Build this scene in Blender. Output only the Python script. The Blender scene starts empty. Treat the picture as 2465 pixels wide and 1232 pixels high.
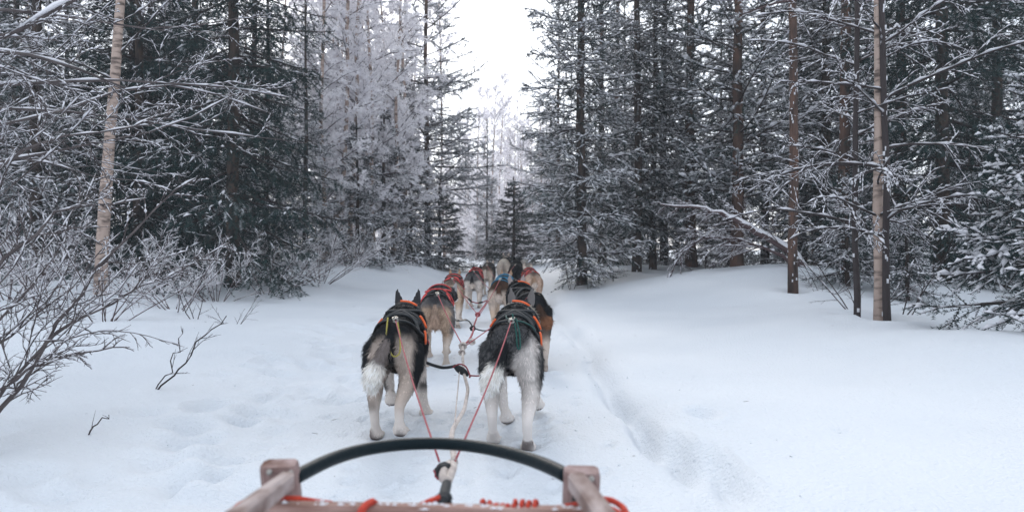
import bpy, math, random
import numpy as np
from mathutils import Vector, Matrix
from mathutils.bvhtree import BVHTree

R = math.radians
SC = bpy.context.scene
COL = SC.collection
rng = np.random.default_rng(11)
random.seed(5)

# ------------------------------------------------------------------ camera, sky, sun, exposure
CAM_H = 0.92; FPX = 1750.0; PITCH = math.atan2(16.0, FPX)
cd = bpy.data.cameras.new('camera'); cam = bpy.data.objects.new('camera', cd); COL.objects.link(cam)
cam.location = (0, 0, CAM_H); cam.rotation_euler = (R(90) - PITCH, 0, 0)
cd.sensor_width = 36.0; cd.lens = FPX / 2465 * 36.0
cd.clip_start = 0.05; cd.clip_end = 2000
cd.dof.use_dof = True; cd.dof.focus_distance = 4.6; cd.dof.aperture_fstop = 3.5
SC.camera = cam

w = bpy.data.worlds.new('World'); SC.world = w; w.use_nodes = True
nt = w.node_tree; nt.nodes.clear()
out = nt.nodes.new('ShaderNodeOutputWorld')
sky = nt.nodes.new('ShaderNodeTexSky'); sky.sky_type = 'NISHITA'; sky.sun_disc = False
SUN_EL, SUN_AZ = R(30), R(-12)
sky.sun_elevation = SUN_EL; sky.sun_rotation = SUN_AZ
sky.air_density = 1.0; sky.dust_density = 1.0; sky.ozone_density = 1.5
bg1 = nt.nodes.new('ShaderNodeBackground'); bg1.inputs['Strength'].default_value = 0.05
hs = nt.nodes.new('ShaderNodeHueSaturation'); hs.inputs['Saturation'].default_value = 0.45
nt.links.new(sky.outputs[0], hs.inputs['Color']); nt.links.new(hs.outputs[0], bg1.inputs['Color'])
tc = nt.nodes.new('ShaderNodeTexCoord')
nz = nt.nodes.new('ShaderNodeTexNoise'); nz.inputs['Scale'].default_value = 2.2; nz.inputs['Detail'].default_value = 4
mp = nt.nodes.new('ShaderNodeMapping'); mp.inputs['Scale'].default_value = (1, 1, 3.0)
nt.links.new(tc.outputs['Generated'], mp.inputs[0]); nt.links.new(mp.outputs[0], nz.inputs['Vector'])
cr = nt.nodes.new('ShaderNodeValToRGB')
cr.color_ramp.elements[0].position = 0.3; cr.color_ramp.elements[0].color = (0.79, 0.86, 0.96, 1)
cr.color_ramp.elements[1].position = 0.7; cr.color_ramp.elements[1].color = (0.87, 0.92, 1.0, 1)
nt.links.new(nz.outputs[0], cr.inputs[0])
bg2 = nt.nodes.new('ShaderNodeBackground'); bg2.inputs['Strength'].default_value = 0.68
nt.links.new(cr.outputs[0], bg2.inputs['Color'])
ad = nt.nodes.new('ShaderNodeAddShader')
nt.links.new(bg1.outputs[0], ad.inputs[0]); nt.links.new(bg2.outputs[0], ad.inputs[1])
nt.links.new(ad.outputs[0], out.inputs['Surface'])

sd = bpy.data.lights.new('sun', 'SUN'); sun = bpy.data.objects.new('sun', sd); COL.objects.link(sun)
sd.energy = 1.5; sd.angle = R(18); sd.color = (1.0, 0.93, 0.86)
sun.rotation_euler = (R(90) - SUN_EL, 0, math.pi - SUN_AZ)   # light comes from straight ahead, a little left
sun.location = (-2, 8, 30)

vs = SC.view_settings
vs.view_transform = 'Standard'; vs.look = 'None'; vs.exposure = 0.78; vs.gamma = 1.0; vs.use_curve_mapping = False
SC.cycles.use_denoising = True
SC.cycles.max_bounces = 10; SC.cycles.diffuse_bounces = 7; SC.cycles.transmission_bounces = 6; SC.cycles.glossy_bounces = 2
SC.cycles.volume_bounces = 1

# ------------------------------------------------------------------ helpers
def ray(px, py):
    u = (px - 1232.5) / FPX; v = -(py - 616.0) / FPX
    c, s = math.cos(PITCH), math.sin(PITCH)
    return np.array([u, c + v * s, -s + v * c])
def at(px, py, D):
    """point seen at pixel (px, py) on the plane y = D"""
    r = ray(px, py); return np.array([0, 0, CAM_H]) + r * (D / r[1])
def nrm(v):
    return v / np.maximum(np.linalg.norm(v, axis=-1, keepdims=True), 1e-9)

MATS = {}
def pmat(name, base, rough=0.85, var=0.0, scale=8.0, col2=None, bump=0.0, bscale=60.0, spec=0.25, attr=None, stretch=None, sheen=0.0, sss=0.0):
    m = bpy.data.materials.new(name); m.use_nodes = True
    n = m.node_tree; b = n.nodes['Principled BSDF']
    b.inputs['Roughness'].default_value = rough
    b.inputs['Specular IOR Level'].default_value = spec
    if sss: b.inputs['Subsurface Weight'].default_value = sss; b.inputs['Subsurface Radius'].default_value = (0.03, 0.04, 0.05); b.inputs['Subsurface Scale'].default_value = 0.3
    if attr:
        a = n.nodes.new('ShaderNodeAttribute'); a.attribute_name = attr
        n.links.new(a.outputs['Color'], b.inputs['Base Color'])
    else:
        b.inputs['Base Color'].default_value = (*base, 1)
    if col2 is not None or var or bump:
        t = n.nodes.new('ShaderNodeTexCoord'); src = t.outputs['Object']
        if stretch:
            mpn = n.nodes.new('ShaderNodeMapping'); mpn.inputs['Scale'].default_value = stretch
            n.links.new(src, mpn.inputs[0]); src = mpn.outputs[0]
    if col2 is not None:
        x = n.nodes.new('ShaderNodeTexNoise'); x.inputs['Scale'].default_value = scale; x.inputs['Detail'].default_value = 5
        n.links.new(src, x.inputs['Vector'])
        c = n.nodes.new('ShaderNodeValToRGB'); c.color_ramp.elements[0].position = 0.38; c.color_ramp.elements[1].position = 0.62
        c.color_ramp.elements[0].color = (*base, 1); c.color_ramp.elements[1].color = (*col2, 1)
        n.links.new(x.outputs[0], c.inputs[0]); n.links.new(c.outputs[0], b.inputs['Base Color'])
    if bump:
        x2 = n.nodes.new('ShaderNodeTexNoise'); x2.inputs['Scale'].default_value = bscale; x2.inputs['Detail'].default_value = 4
        n.links.new(src, x2.inputs['Vector'])
        bp = n.nodes.new('ShaderNodeBump'); bp.inputs['Strength'].default_value = bump; bp.inputs['Distance'].default_value = 0.02
        n.links.new(x2.outputs[0], bp.inputs['Height']); n.links.new(bp.outputs[0], b.inputs['Normal'])
    MATS[name] = m; return m

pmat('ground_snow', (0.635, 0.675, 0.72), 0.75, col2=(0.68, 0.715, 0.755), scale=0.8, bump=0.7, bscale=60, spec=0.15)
pmat('branch_snow', (0.82, 0.82, 0.86), 0.8, spec=0.12)
pmat('frost', (0.88, 0.865, 0.89), 0.85, spec=0.1)
pmat('frost_pale', (0.93, 0.915, 0.935), 0.85, spec=0.1)
pmat('needle', (0.006, 0.025, 0.027), 0.75, col2=(0.016, 0.042, 0.040), scale=1.5)
pmat('needle_frost', (0.20, 0.23, 0.235), 0.85, col2=(0.40, 0.41, 0.43), scale=2.0, spec=0.1)
pmat('spruce_bark', (0.028, 0.026, 0.026), 0.9, col2=(0.085, 0.062, 0.052), scale=9, bump=0.9, bscale=30, stretch=(1, 1, .35))
pmat('pine_bark', (0.045, 0.034, 0.031), 0.9, col2=(0.115, 0.068, 0.052), scale=8, bump=1.0, bscale=24, stretch=(1, 1, .3))
pmat('twig_bark', (0.040, 0.033, 0.034), 0.85)
pmat('twig_grey', (0.060, 0.050, 0.052), 0.85, col2=(0.11, 0.095, 0.095), scale=12)
pmat('twig_red', (0.075, 0.050, 0.052), 0.85)
pmat('birch_bark', (0.40, 0.31, 0.265), 0.8, col2=(0.10, 0.075, 0.065), scale=5, bump=0.4, bscale=25, stretch=(1, 1, 3.2))
for nme in ('birch_bark',):
    c = [q for q in MATS[nme].node_tree.nodes if q.type == 'VALTORGB'][0]
    c.color_ramp.elements[0].position = 0.50; c.color_ramp.elements[1].position = 0.66
pmat('fur', (0.5, 0.5, 0.5), 0.8, attr='Col', spec=0.12)
pmat('skin', (0.5, 0.5, 0.5), 0.85, attr='Col', spec=0.1)
pmat('web_black', (0.016, 0.020, 0.024), 0.75, col2=(0.03, 0.034, 0.038), scale=60)
pmat('web_orange', (0.75, 0.13, 0.04), 0.6)
pmat('web_red', (0.55, 0.06, 0.06), 0.65)
pmat('web_blue', (0.03, 0.16, 0.27), 0.65)
pmat('web_green', (0.015, 0.075, 0.065), 0.65)
pmat('cord_yellow', (0.33, 0.29, 0.07), 0.65)
pmat('rope_red', (0.24, 0.035, 0.05), 0.7, col2=(0.34, 0.09, 0.10), scale=90)
pmat('rope_white', (0.62, 0.56, 0.52), 0.8, col2=(0.40, 0.35, 0.33), scale=55, bump=0.5, bscale=200)
pmat('rope_orange', (0.66, 0.075, 0.04), 0.75, col2=(0.48, 0.05, 0.035), scale=120, bump=0.6, bscale=260)
pmat('metal', (0.30, 0.29, 0.27), 0.35); MATS['metal'].node_tree.nodes['Principled BSDF'].inputs['Metallic'].default_value = 0.9
pmat('bow_plastic', (0.003, 0.010, 0.014), 0.5, bump=0.1, bscale=60, spec=0.12)
pmat('sled_wood', (0.12, 0.055, 0.040), 0.75, col2=(0.36, 0.27, 0.26), scale=16, bump=0.4, bscale=60, stretch=(1, 1, .35))
pmat('sled_wood_long', (0.16, 0.105, 0.09), 0.75, col2=(0.38, 0.32, 0.31), scale=30, bump=0.4, bscale=60, stretch=(1, .25, 1))
pmat('sled_wood_cross', (0.17, 0.085, 0.065), 0.75, col2=(0.38, 0.26, 0.23), scale=30, bump=0.4, bscale=60, stretch=(.2, 1, 1))
pmat('red_rubber', (0.20, 0.035, 0.04), 0.5)

def translucent(name, k):
    n = MATS[name].node_tree; b = n.nodes['Principled BSDF']; o = n.nodes['Material Output']
    t = n.nodes.new('ShaderNodeBsdfTranslucent'); t.inputs['Color'].default_value = b.inputs['Base Color'].default_value
    m = n.nodes.new('ShaderNodeMixShader'); m.inputs[0].default_value = k
    n.links.new(b.outputs[0], m.inputs[1]); n.links.new(t.outputs[0], m.inputs[2]); n.links.new(m.outputs[0], o.inputs['Surface'])
translucent('frost', .5); translucent('frost_pale', .5); translucent('branch_snow', .25)

class Acc:
    """collects triangles of several materials for ONE mesh"""
    def __init__(s): s.V = []; s.F = []; s.M = []; s.n = 0; s.C = []; s.mats = []
    def mi(s, name):
        if name not in s.mats: s.mats.append(name)
        return s.mats.index(name)
    def add(s, V, F, mat, C=None):
        V = np.asarray(V, float).reshape(-1, 3); F = np.asarray(F, int).reshape(-1, 3)
        s.V.append(V); s.F.append(F + s.n); s.n += len(V)
        m = np.asarray(mat)
        if m.ndim == 0: m = np.full(len(F), s.mi(str(mat)))
        s.M.append(m)
        if C is not None: s.C.append(C)
    def mesh(s, name, smooth=True):
        V = np.concatenate(s.V); F = np.concatenate(s.F); M = np.concatenate(s.M)
        me = bpy.data.meshes.new(name)
        me.vertices.add(len(V)); me.vertices.foreach_set('co', V.ravel())
        me.loops.add(len(F) * 3); me.loops.foreach_set('vertex_index', F.ravel().astype(np.int32))
        me.polygons.add(len(F)); me.polygons.foreach_set('loop_start', np.arange(0, len(F) * 3, 3, dtype=np.int32))
        for m in s.mats: me.materials.append(MATS[m])
        me.polygons.foreach_set('material_index', M.astype(np.int32))
        me.polygons.foreach_set('use_smooth', np.full(len(F), smooth))
        if s.C:
            a = me.color_attributes.new('Col', 'FLOAT_COLOR', 'POINT')
            c = np.concatenate(s.C); a.data.foreach_set('color', np.c_[c, np.ones(len(c))].ravel())
        me.update(calc_edges=True)
        return me

def link(name, me, parent=None):
    o = bpy.data.objects.new(name, me); COL.objects.link(o)
    if parent is not None: o.parent = parent
    return o
def tag(o, label=None, cat=None, group=None, kind=None):
    if label: o['label'] = label
    if cat: o['category'] = cat
    if group: o['group'] = group
    if kind: o['kind'] = kind
    return o
def empty(name, loc=(0, 0, 0), rz=0.0):
    o = bpy.data.objects.new(name, None); COL.objects.link(o); o.location = loc; o.rotation_euler = (0, 0, rz)
    o.empty_display_size = 0.1
    return o

def frames(P):
    T = np.empty_like(P); T[:, 1:-1] = P[:, 2:] - P[:, :-2]; T[:, 0] = P[:, 1] - P[:, 0]; T[:, -1] = P[:, -1] - P[:, -2]
    T = nrm(T)
    up = np.zeros_like(T); up[..., 2] = 1
    steep = np.abs(T[..., 2]) > 0.97
    steep = np.repeat(steep.any(axis=1)[:, None], T.shape[1], 1)
    up[steep] = (0.05, 1.0, 0.0)
    S = nrm(np.cross(T, up)); U = np.cross(S, T)
    return T, S, U
def tubes(acc, P, Rr, sides, mat, phase=0.25, cap=True, topmat=None):
    """P (N,K,3), Rr (N,K)"""
    P = np.asarray(P, float); N, K, _ = P.shape
    if N == 0: return
    T, S, U = frames(P)
    a = 2 * np.pi * (np.arange(sides) / sides + phase)
    V = P[:, :, None] + Rr[:, :, None, None] * (np.cos(a)[None, None, :, None] * S[:, :, None] + np.sin(a)[None, None, :, None] * U[:, :, None])
    i = np.arange(N)[:, None, None] * K * sides + np.arange(K - 1)[None, :, None] * sides
    j = np.arange(sides)[None, None, :]; j2 = (j + 1) % sides
    A, B, C, D = i + j, i + j2, i + sides + j2, i + sides + j
    F = np.stack([np.stack([A, B, C], -1), np.stack([A, C, D], -1)], -2)
    m = np.full(F.shape[:-1], acc.mi(mat))
    if topmat:
        mid = np.sin(a + np.pi / sides); m[:, :, mid > 0.2, :] = acc.mi(topmat)
    F = F.reshape(-1, 3); m = m.ravel()
    if cap:
        e = []
        for end in (0, K - 1):
            base = np.arange(N)[:, None] * K * sides + end * sides
            for q in range(1, sides - 1):
                e.append(np.concatenate([base, base + q, base + q + 1], 1) if end else np.concatenate([base, base + q + 1, base + q], 1))
        e = np.concatenate(e); F = np.concatenate([F, e]); m = np.concatenate([m, np.full(len(e), acc.mi(mat))])
    acc.add(V.reshape(-1, 3), F, m)
def grow(start, d, length, K, droop, wig, g, upturn=0.0):
    """N polylines of K points grown step by step"""
    N = len(start); P = np.empty((N, K, 3)); P[:, 0] = start; d = nrm(d.copy())
    dr = np.broadcast_to(np.asarray(droop, float), (N,)); ut = np.broadcast_to(np.asarray(upturn, float), (N,))
    for k in range(1, K):
        f = k / (K - 1)
        d = d + g.normal(0, wig, (N, 3)); d[:, 2] += -dr * (1 - f) + ut * f
        d = nrm(d); P[:, k] = P[:, k - 1] + d * (length / (K - 1))[:, None]
    return P
def sample_poly(P, t):
    """P (N,K,3), t (N,M) -> points, tangents (N,M,3)"""
    N, K, _ = P.shape; x = np.clip(t, 0, 1) * (K - 1); i = np.clip(x.astype(int), 0, K - 2); f = (x - i)[..., None]
    n = np.arange(N)[:, None]
    a, b = P[n, i], P[n, i + 1]
    return a + (b - a) * f, nrm(b - a)
def children(P, n, t0, t1, ang, lens, K, droop, wig, g, flat=0.0, down=0.0, mask=None, upturn=0.0, jl=0.3, taper=0.85):
    """n children on each of N polylines; flat=1 keeps them in the parent's level plane"""
    N = len(P); t = (np.arange(n)[None] + g.random((N, n))) / n * (t1 - t0) + t0
    pt, tan = sample_poly(P, t)
    up = np.zeros_like(tan); up[..., 2] = 1
    S = nrm(np.cross(tan, up + g.normal(0, .05, tan.shape))); U = np.cross(S, tan)
    sgn = np.where((np.arange(n)[None] + g.integers(0, 2, (N, 1))) % 2 == 0, 1.0, -1.0)
    phi = np.where(g.random((N, n)) < flat, np.where(sgn > 0, 0, np.pi) + g.normal(0, .25, (N, n)), g.random((N, n)) * 2 * np.pi)
    a = R(ang) * g.uniform(.75, 1.25, (N, n))
    d = tan * np.cos(a)[..., None] + (S * np.cos(phi)[..., None] + U * np.sin(phi)[..., None]) * np.sin(a)[..., None]
    d[..., 2] -= down
    plen = np.linalg.norm(np.diff(P, axis=1), axis=2).sum(1)
    L = plen[:, None] * lens * (1 - taper * t) * g.uniform(1 - jl, 1 + jl, (N, n))
    keep = np.ones((N, n), bool) if mask is None else (g.random((N, n)) < mask[:, None])
    keep &= L > 0.02
    return grow(pt[keep], d[keep], L[keep], K, droop, wig, g, upturn), t[keep], np.repeat(np.arange(N)[:, None], n, 1)[keep]

def spikes(acc, P, width, mat, g, n=5, vert=2, lean=0.55):
    """needle sprays along each segment of the polylines P (N,K,3)"""
    N, K, _ = P.shape
    A = P[:, :-1].reshape(-1, 3); B = P[:, 1:].reshape(-1, 3)
    d = B - A; L = np.linalg.norm(d, axis=1, keepdims=True); T = d / np.maximum(L, 1e-6)
    up = np.zeros_like(T); up[:, 2] = 1
    S = nrm(np.cross(T, up + g.normal(0, .12, T.shape))); U = np.cross(S, T)
    M = len(A); V = []; 
    for q in range(n * 2 + vert):
        if q < n * 2:
            s = (q // 2 + g.random(M)) / n; side = 1 if q % 2 else -1
            o = S * side + U * g.normal(0.05, .35, (M, 1))
        else:
            s = (q - n * 2 + g.random(M)) / max(vert, 1); o = U * (1 if q % 3 else -1) + S * g.normal(0, .4, (M, 1))
        ww = width * g.uniform(.7, 1.25, (M, 1))
        b0 = A + d * s[:, None]; hb = T * (0.22 * ww + .10 * L / 1.0 * .6)
        V.append(np.stack([b0 - hb * .5, b0 + hb * .5, b0 + T * ww * lean + nrm(o) * ww], 1))
    V = np.concatenate(V).reshape(-1, 3)
    acc.add(V, np.arange(len(V)).reshape(-1, 3), mat)
def snow_on(acc, P, rad, g, prob=1.0, lift=0.5, mat='branch_snow', lump=0.45):
    """elongated snow lumps lying on each segment of P"""
    A = P[:, :-1].reshape(-1, 3); B = P[:, 1:].reshape(-1, 3)
    rad = np.broadcast_to(np.asarray(rad, float), (len(P),)); rad = np.repeat(rad, P.shape[1] - 1)
    pr = np.broadcast_to(np.asarray(prob, float), (len(P),)); pr = np.repeat(pr, P.shape[1] - 1)
    d = nrm(B - A); k = (g.random(len(A)) < pr) & (np.abs(d[:, 2]) < .93)
    A, B, rad = A[k], B[k], rad[k]
    if not len(A): return
    e = (B - A) * .12; A = A - e; B = B + e
    M = len(A); T = nrm(B - A); up = np.zeros_like(T); up[:, 2] = 1
    S = nrm(np.cross(T, up)); U = np.cross(S, T)
    r = (rad * g.uniform(1 - lump, 1 + lump, M))[:, None]
    m = A + (B - A) * g.uniform(.35, .65, (M, 1)) + U * r * lift
    o = U * rad[:, None] * lift * .6
    V = np.stack([A + o, m + S * r, m + U * r * .85, m - S * r, m - U * r * .35, B + o], 1).reshape(-1, 3)
    f = np.array([[0, 1, 2], [0, 2, 3], [0, 3, 4], [0, 4, 1], [5, 2, 1], [5, 3, 2], [5, 4, 3], [5, 1, 4]])
    F = (np.arange(M)[:, None, None] * 6 + f[None]).reshape(-1, 3)
    acc.add(V, F, mat)

# ------------------------------------------------------------------ ground
def sstep(a, b, x):
    t = np.clip((x - a) / (b - a), 0, 1); return t * t * (3 - 2 * t)
def trail_x(y):
    return np.interp(y, [-10, 0, 3.4, 8.5, 14, 20, 28, 38, 50, 70, 100], [-.1, -.15, -.28, -.36, -.40, -.75, -1.6, -2.7, -4.3, -8.5, -18])
def fbm(x, y, s):
    v = 0
    for k, (a, f) in enumerate(((1, 1), (.5, 2.1), (.25, 4.3))):
        v = v + a * np.sin(x * f * s + 1.7 * k + 1.3 * np.sin(y * f * s * .8 + k)) * np.cos(y * f * s * 1.1 + .9 * k + 1.1 * np.sin(x * f * s * .7 - k))
    return v
BUMPS = [  # x, y, radius x, radius y, height
    (4.3, 11.6, 2.0, 1.9, .36), (2.6, 13.5, 1.2, 2.0, .10), (1.6, 16, 1.0, 2.5, .12), (6.0, 13.5, 2.5, 2.0, .15), (3.7, 5.2, 1.0, .9, .10),
    (5.2, 8.6, 1.2, .9, -.10), (-3.4, 19, 1.6, 4.0, .22), (-3.0, 24, 1.3, 3.5, .12), (-5.2, 15, 1.6, 2.5, .14), (-5.2, 9.3, .9, .8, .12), (-6.5, 11.5, 1.6, 1.5, .14),
    (-2.3, 28, 1.0, 3.0, .12), (3.4, 22, 2.0, 5, .25), (-3.9, 12.2, 1.0, 1.4, .08)]
_g = np.random.default_rng(3)
DIM = []
for k in range(190):   # old boot and paw prints along the left side of the trail
    y = _g.uniform(2.2, 11); x = -1.35 - .11 * (y - 2.5) * .5 + _g.normal(0, .30)
    DIM.append((x, y, _g.uniform(.045, .11), _g.uniform(.06, .14), _g.uniform(.012, .042)))
for px_, D_, yw in ((938, 3.50, 3), (1236, 3.42, -3), (1042, 5.68, 4), (1272, 5.55, 9)):    # snow pressed down under the nearest dogs' paws
    X_, Y_ = (px_ - 1232.5) / FPX * D_, D_ + .27
    for lx, ly in ((-.09, -.2), (.09, -.3), (-.08, .24), (.09, .3)):
        c_, s_ = math.cos(R(yw)), math.sin(R(yw)); DIM.append((X_ + lx * c_ - ly * s_, Y_ + lx * s_ + ly * c_, .055, .075, .022))
for k in range(420):   # paw prints in the packed lane
    y = _g.uniform(1.6, 12); x = trail_x(y) + _g.normal(0, .45)
    DIM.append((x, y, _g.uniform(.022, .036), _g.uniform(.028, .05), _g.uniform(.010, .030)))
DIM += [(.80, 2.72, .045, .24, .07), (.72, 3.05, .04, .2, .06), (.64, 3.5, .045, .25, .05), (.62, 4.2, .04, .3, .045), (.95, 3.6, .06, .10, .04)]
def height(x, y):
    x = np.asarray(x, float); y = np.asarray(y, float)
    d = x - trail_x(y)
    far = sstep(5, 24, y)
    h = 0.10 * sstep(11, 18, y) + 0.0 * y
    h = h + (.11 + .08 * far) * sstep(.80, 1.30, d) + (.10 + .10 * far) * sstep(1.4, 3.8, d)
    h = h + (.09 + .10 * far) * sstep(1.0, 1.9, -d) + (.07 + .16 * far) * sstep(1.9, 4.2, -d)
    gr = d - .95 - .03 * np.sin(y * 1.1) - .012 * np.sin(y * 5.3); h = h + (-.075 * np.exp(-(gr / .055) ** 2) + .030 * np.exp(-((gr - .15) / .09) ** 2) + .012 * np.exp(-((gr + .12) / .06) ** 2)) * (1 - .6 * far) * (.62 + .38 * np.sin(y * 1.9 + 1.3 * np.sin(y * .8)))
    for q in (-.25, .25): h = h - .012 * np.exp(-((d - q) / .028) ** 2)
    for bx, by, rx, ry, a in BUMPS: h = h + a * np.exp(-((x - bx) / rx) ** 2 - ((y - by) / ry) ** 2)
    off = sstep(1.0, 3.0, np.abs(d))
    h = h + .055 * off * fbm(x, y, .55) + .02 * off * fbm(x + 9, y + 3, 1.3) + .0045 * fbm(x * 1.0, y * .6, 4.0) * (1 - off) + .0015 * fbm(x, y, 19)
    return h
DIM += [((px - 1232.5) / FPX * D, D - .03, .20, .17, .055) for px, D in ((1910, 9.6), (2118, 7.1), (2141, 6.95), (2063, 7.3), (2268, 11.0), (1400, 13.5), (238, 9.6), (560, 11.6), (1532, 15.2), (1572, 15.8))]
def build_ground():
    xs = np.concatenate([np.linspace(-160, -12, 26), np.linspace(-11.5, -4.1, 60), np.arange(-4, -1.8, .06), np.arange(-1.8, 1.3, .027), np.arange(1.3, 3, .06), np.linspace(3.04, 11, 90), np.linspace(12, 160, 26)])
    ys = np.concatenate([np.linspace(-14, 1.2, 20), np.arange(1.3, 6, .031), np.arange(6, 9, .05), np.arange(9, 26, .19), np.linspace(26.3, 60, 60), np.linspace(64, 320, 24)])
    X, Y = np.meshgrid(xs, ys); Z = height(X, Y)
    for cx, cy, rx, ry, dp in DIM:
        ix = slice(*np.searchsorted(xs, (cx - 3.5 * rx, cx + 3.5 * rx))); iy = slice(*np.searchsorted(ys, (cy - 3.5 * ry, cy + 3.5 * ry)))
        q = ((X[iy, ix] - cx) / rx) ** 2 + ((Y[iy, ix] - cy) / ry) ** 2
        Z[iy, ix] += -dp * np.exp(-q) + .35 * dp * np.exp(-(np.sqrt(q) - 1.7) ** 2 * 3)
    ny, nx = X.shape; V = np.stack([X, Y, Z], -1).reshape(-1, 3)
    i = (np.arange(ny - 1)[:, None] * nx + np.arange(nx - 1)[None]).ravel()
    F = np.concatenate([np.stack([i, i + 1, i + nx + 1], 1), np.stack([i, i + nx + 1, i + nx], 1)])
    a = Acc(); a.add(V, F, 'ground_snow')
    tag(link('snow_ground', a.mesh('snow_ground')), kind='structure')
build_ground()
def hz(x, y): return float(height(np.array(x), np.array(y)))

# ------------------------------------------------------------------ trees
def trunk_poly(H, lean, wig, g, K=14):
    z = np.linspace(-.35, H, K); P = np.zeros((K, 3)); P[:, 2] = z
    w_ = np.cumsum(g.normal(0, wig, (K, 2)), 0); w_ -= w_[0]
    P[:, :2] = w_ + np.outer(np.maximum(z, 0), lean); return P
def build_trunk(P, r0, mat, g, sides=10, top=.02, flare=.35, upper=None, snow=0.0):
    K = len(P); f = np.linspace(0, 1, K); rr = r0 * (1 - f) ** .85 + top
    rr = rr * (1 + flare * np.exp(-np.maximum(P[:, 2], 0) / .18)) * (1 + g.normal(0, .03, K))
    a = Acc(); tubes(a, P[None], rr[None], sides, mat)
    if snow:      # wind-blown snow plastered on the bark and in its cracks
        n = int(snow); t = g.uniform(.02, .6, n); pt, _ = sample_poly(P[None], t[None]); pt = pt[0]
        rad = np.interp(t, f, rr); az = g.uniform(0, 2 * np.pi, n)
        o = np.stack([np.cos(az), np.sin(az), 0 * az], 1); c = pt + o * rad[:, None]
        q = np.stack([c + np.array([0, 0, -.01]) - o * .004, c + np.array([0, 0, .03 * 1]) - o * .004], 1)
        tubes(a, q, np.full((n, 2), 1.0) * g.uniform(.006, .016, (n, 1)), 4, 'branch_snow')
    return a.mesh('trunk')

def spruce(seed, H=11, Rl=1.3, z0=.4, r0=.11, spacing=.085, snow=.6, n2=14, n3=4, brush=.02, elev=(-8, 30), droop=.05, upturn=.10, lens2=.62, frost=.3, down=.12,
           snow_r=.017, bark='spruce_bark', lean=(0, 0), dense_top=.4, low=1.0, wig=.012, trunk_snow=0, inner=.45, power=.8, whorl=.30):
    g = np.random.default_rng(seed)
    TP = trunk_poly(H, np.array(lean), wig, g); tr = build_trunk(TP, r0, bark, g, snow=trunk_snow)
    z = []; q = z0
    nw = max(3, int(round(whorl / spacing)))
    while q < H - .15:
        k_ = nw if q < 6.0 else max(3, int(nw * .55))
        z += list(np.clip(q + g.normal(0, .16 * whorl, k_), z0 * .6, H - .1)); q += whorl * g.uniform(.75, 1.25)
    z = np.array(z); N = len(z); f = (z - z0) / (H - z0)
    L = Rl * (1 - f) ** power * g.uniform(.65, 1.12, N) * np.where(z < z0 + .8, low, 1.0) + .08
    az = np.arange(N) * 2.399 + g.normal(0, .35, N)
    el = R(elev[0]) + (R(elev[1]) - R(elev[0])) * f ** 1.2 + g.normal(0, .10, N)
    d = np.stack([np.cos(az) * np.cos(el), np.sin(az) * np.cos(el), np.sin(el)], 1)
    base, _ = sample_poly(TP[None], ((z + .35) / (H + .35))[None]); base = base[0]
    P1 = grow(base, d, L, 8, droop * (1.2 - f), .045, g, upturn)
    c = Acc(); load = np.clip(g.normal(.85, .45, N), .08, 1.6)
    r1 = (.006 + .010 * L)[:, None] * np.linspace(1, .25, 8)[None]
    tubes(c, P1, r1, 4, 'twig_bark', cap=False)
    m = np.clip(L / Rl, .25, 1) ** .7 * np.where(z > 6.5, dense_top, 1.0)
    P2, t2, i2 = children(P1, n2, .06, .97, 50, lens2, 4, .10, .07, g, flat=.85, down=down, mask=m, taper=.72)
    tubes(c, P2, np.repeat(np.array([[.0045, .004, .003, .0015]]), len(P2), 0), 3, 'twig_bark', cap=False)
    big = np.linalg.norm(P2[:, -1] - P2[:, 0], axis=1) > .10
    P3, t3, i3 = children(P2[big], n3, .1, .95, 48, .55, 3, .10, .08, g, flat=.6, down=down * 1.6, taper=.6, mask=np.where(P2[big][:, 0, 2] > 6.0, .3, 1.0))
    # tips of the main branches
    PT = P1[:, -4:]
    outer2 = t2; outer3 = t2[big][i3]
    fr = lambda n, o: g.random(n) < frost * (.35 + .9 * o)
    for P, o, w_, ld in ((P2, outer2, brush, load[i2]), (P3, outer3, brush * .9, load[i2[big][i3]]), (PT, np.full(len(PT), .9), brush, load)):
        k = fr(len(P), o)
        if (~k).any(): spikes(c, P[~k], w_, 'needle', g)
        if k.any(): spikes(c, P[k], w_, 'needle_frost', g)
        pr = snow * ld * np.clip(inner + (1 - inner) * 1.5 * o, 0, 1)
        if P is P3: snow_on(c, P, snow_r * .8, g, pr * .40)
        else: snow_on(c, P, snow_r * 1.2, g, np.clip(pr * 1.15, 0, 1))
    snow_on(c, P1[:, :6], .012 + .3 * r1[:, 0], g, snow * .6); snow_on(c, P1[:, 3:], snow_r * 1.9, g, np.clip(snow * (load - .45), 0, 1), lift=.75, lump=.35)
    return tr, c.mesh('crown')

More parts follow.
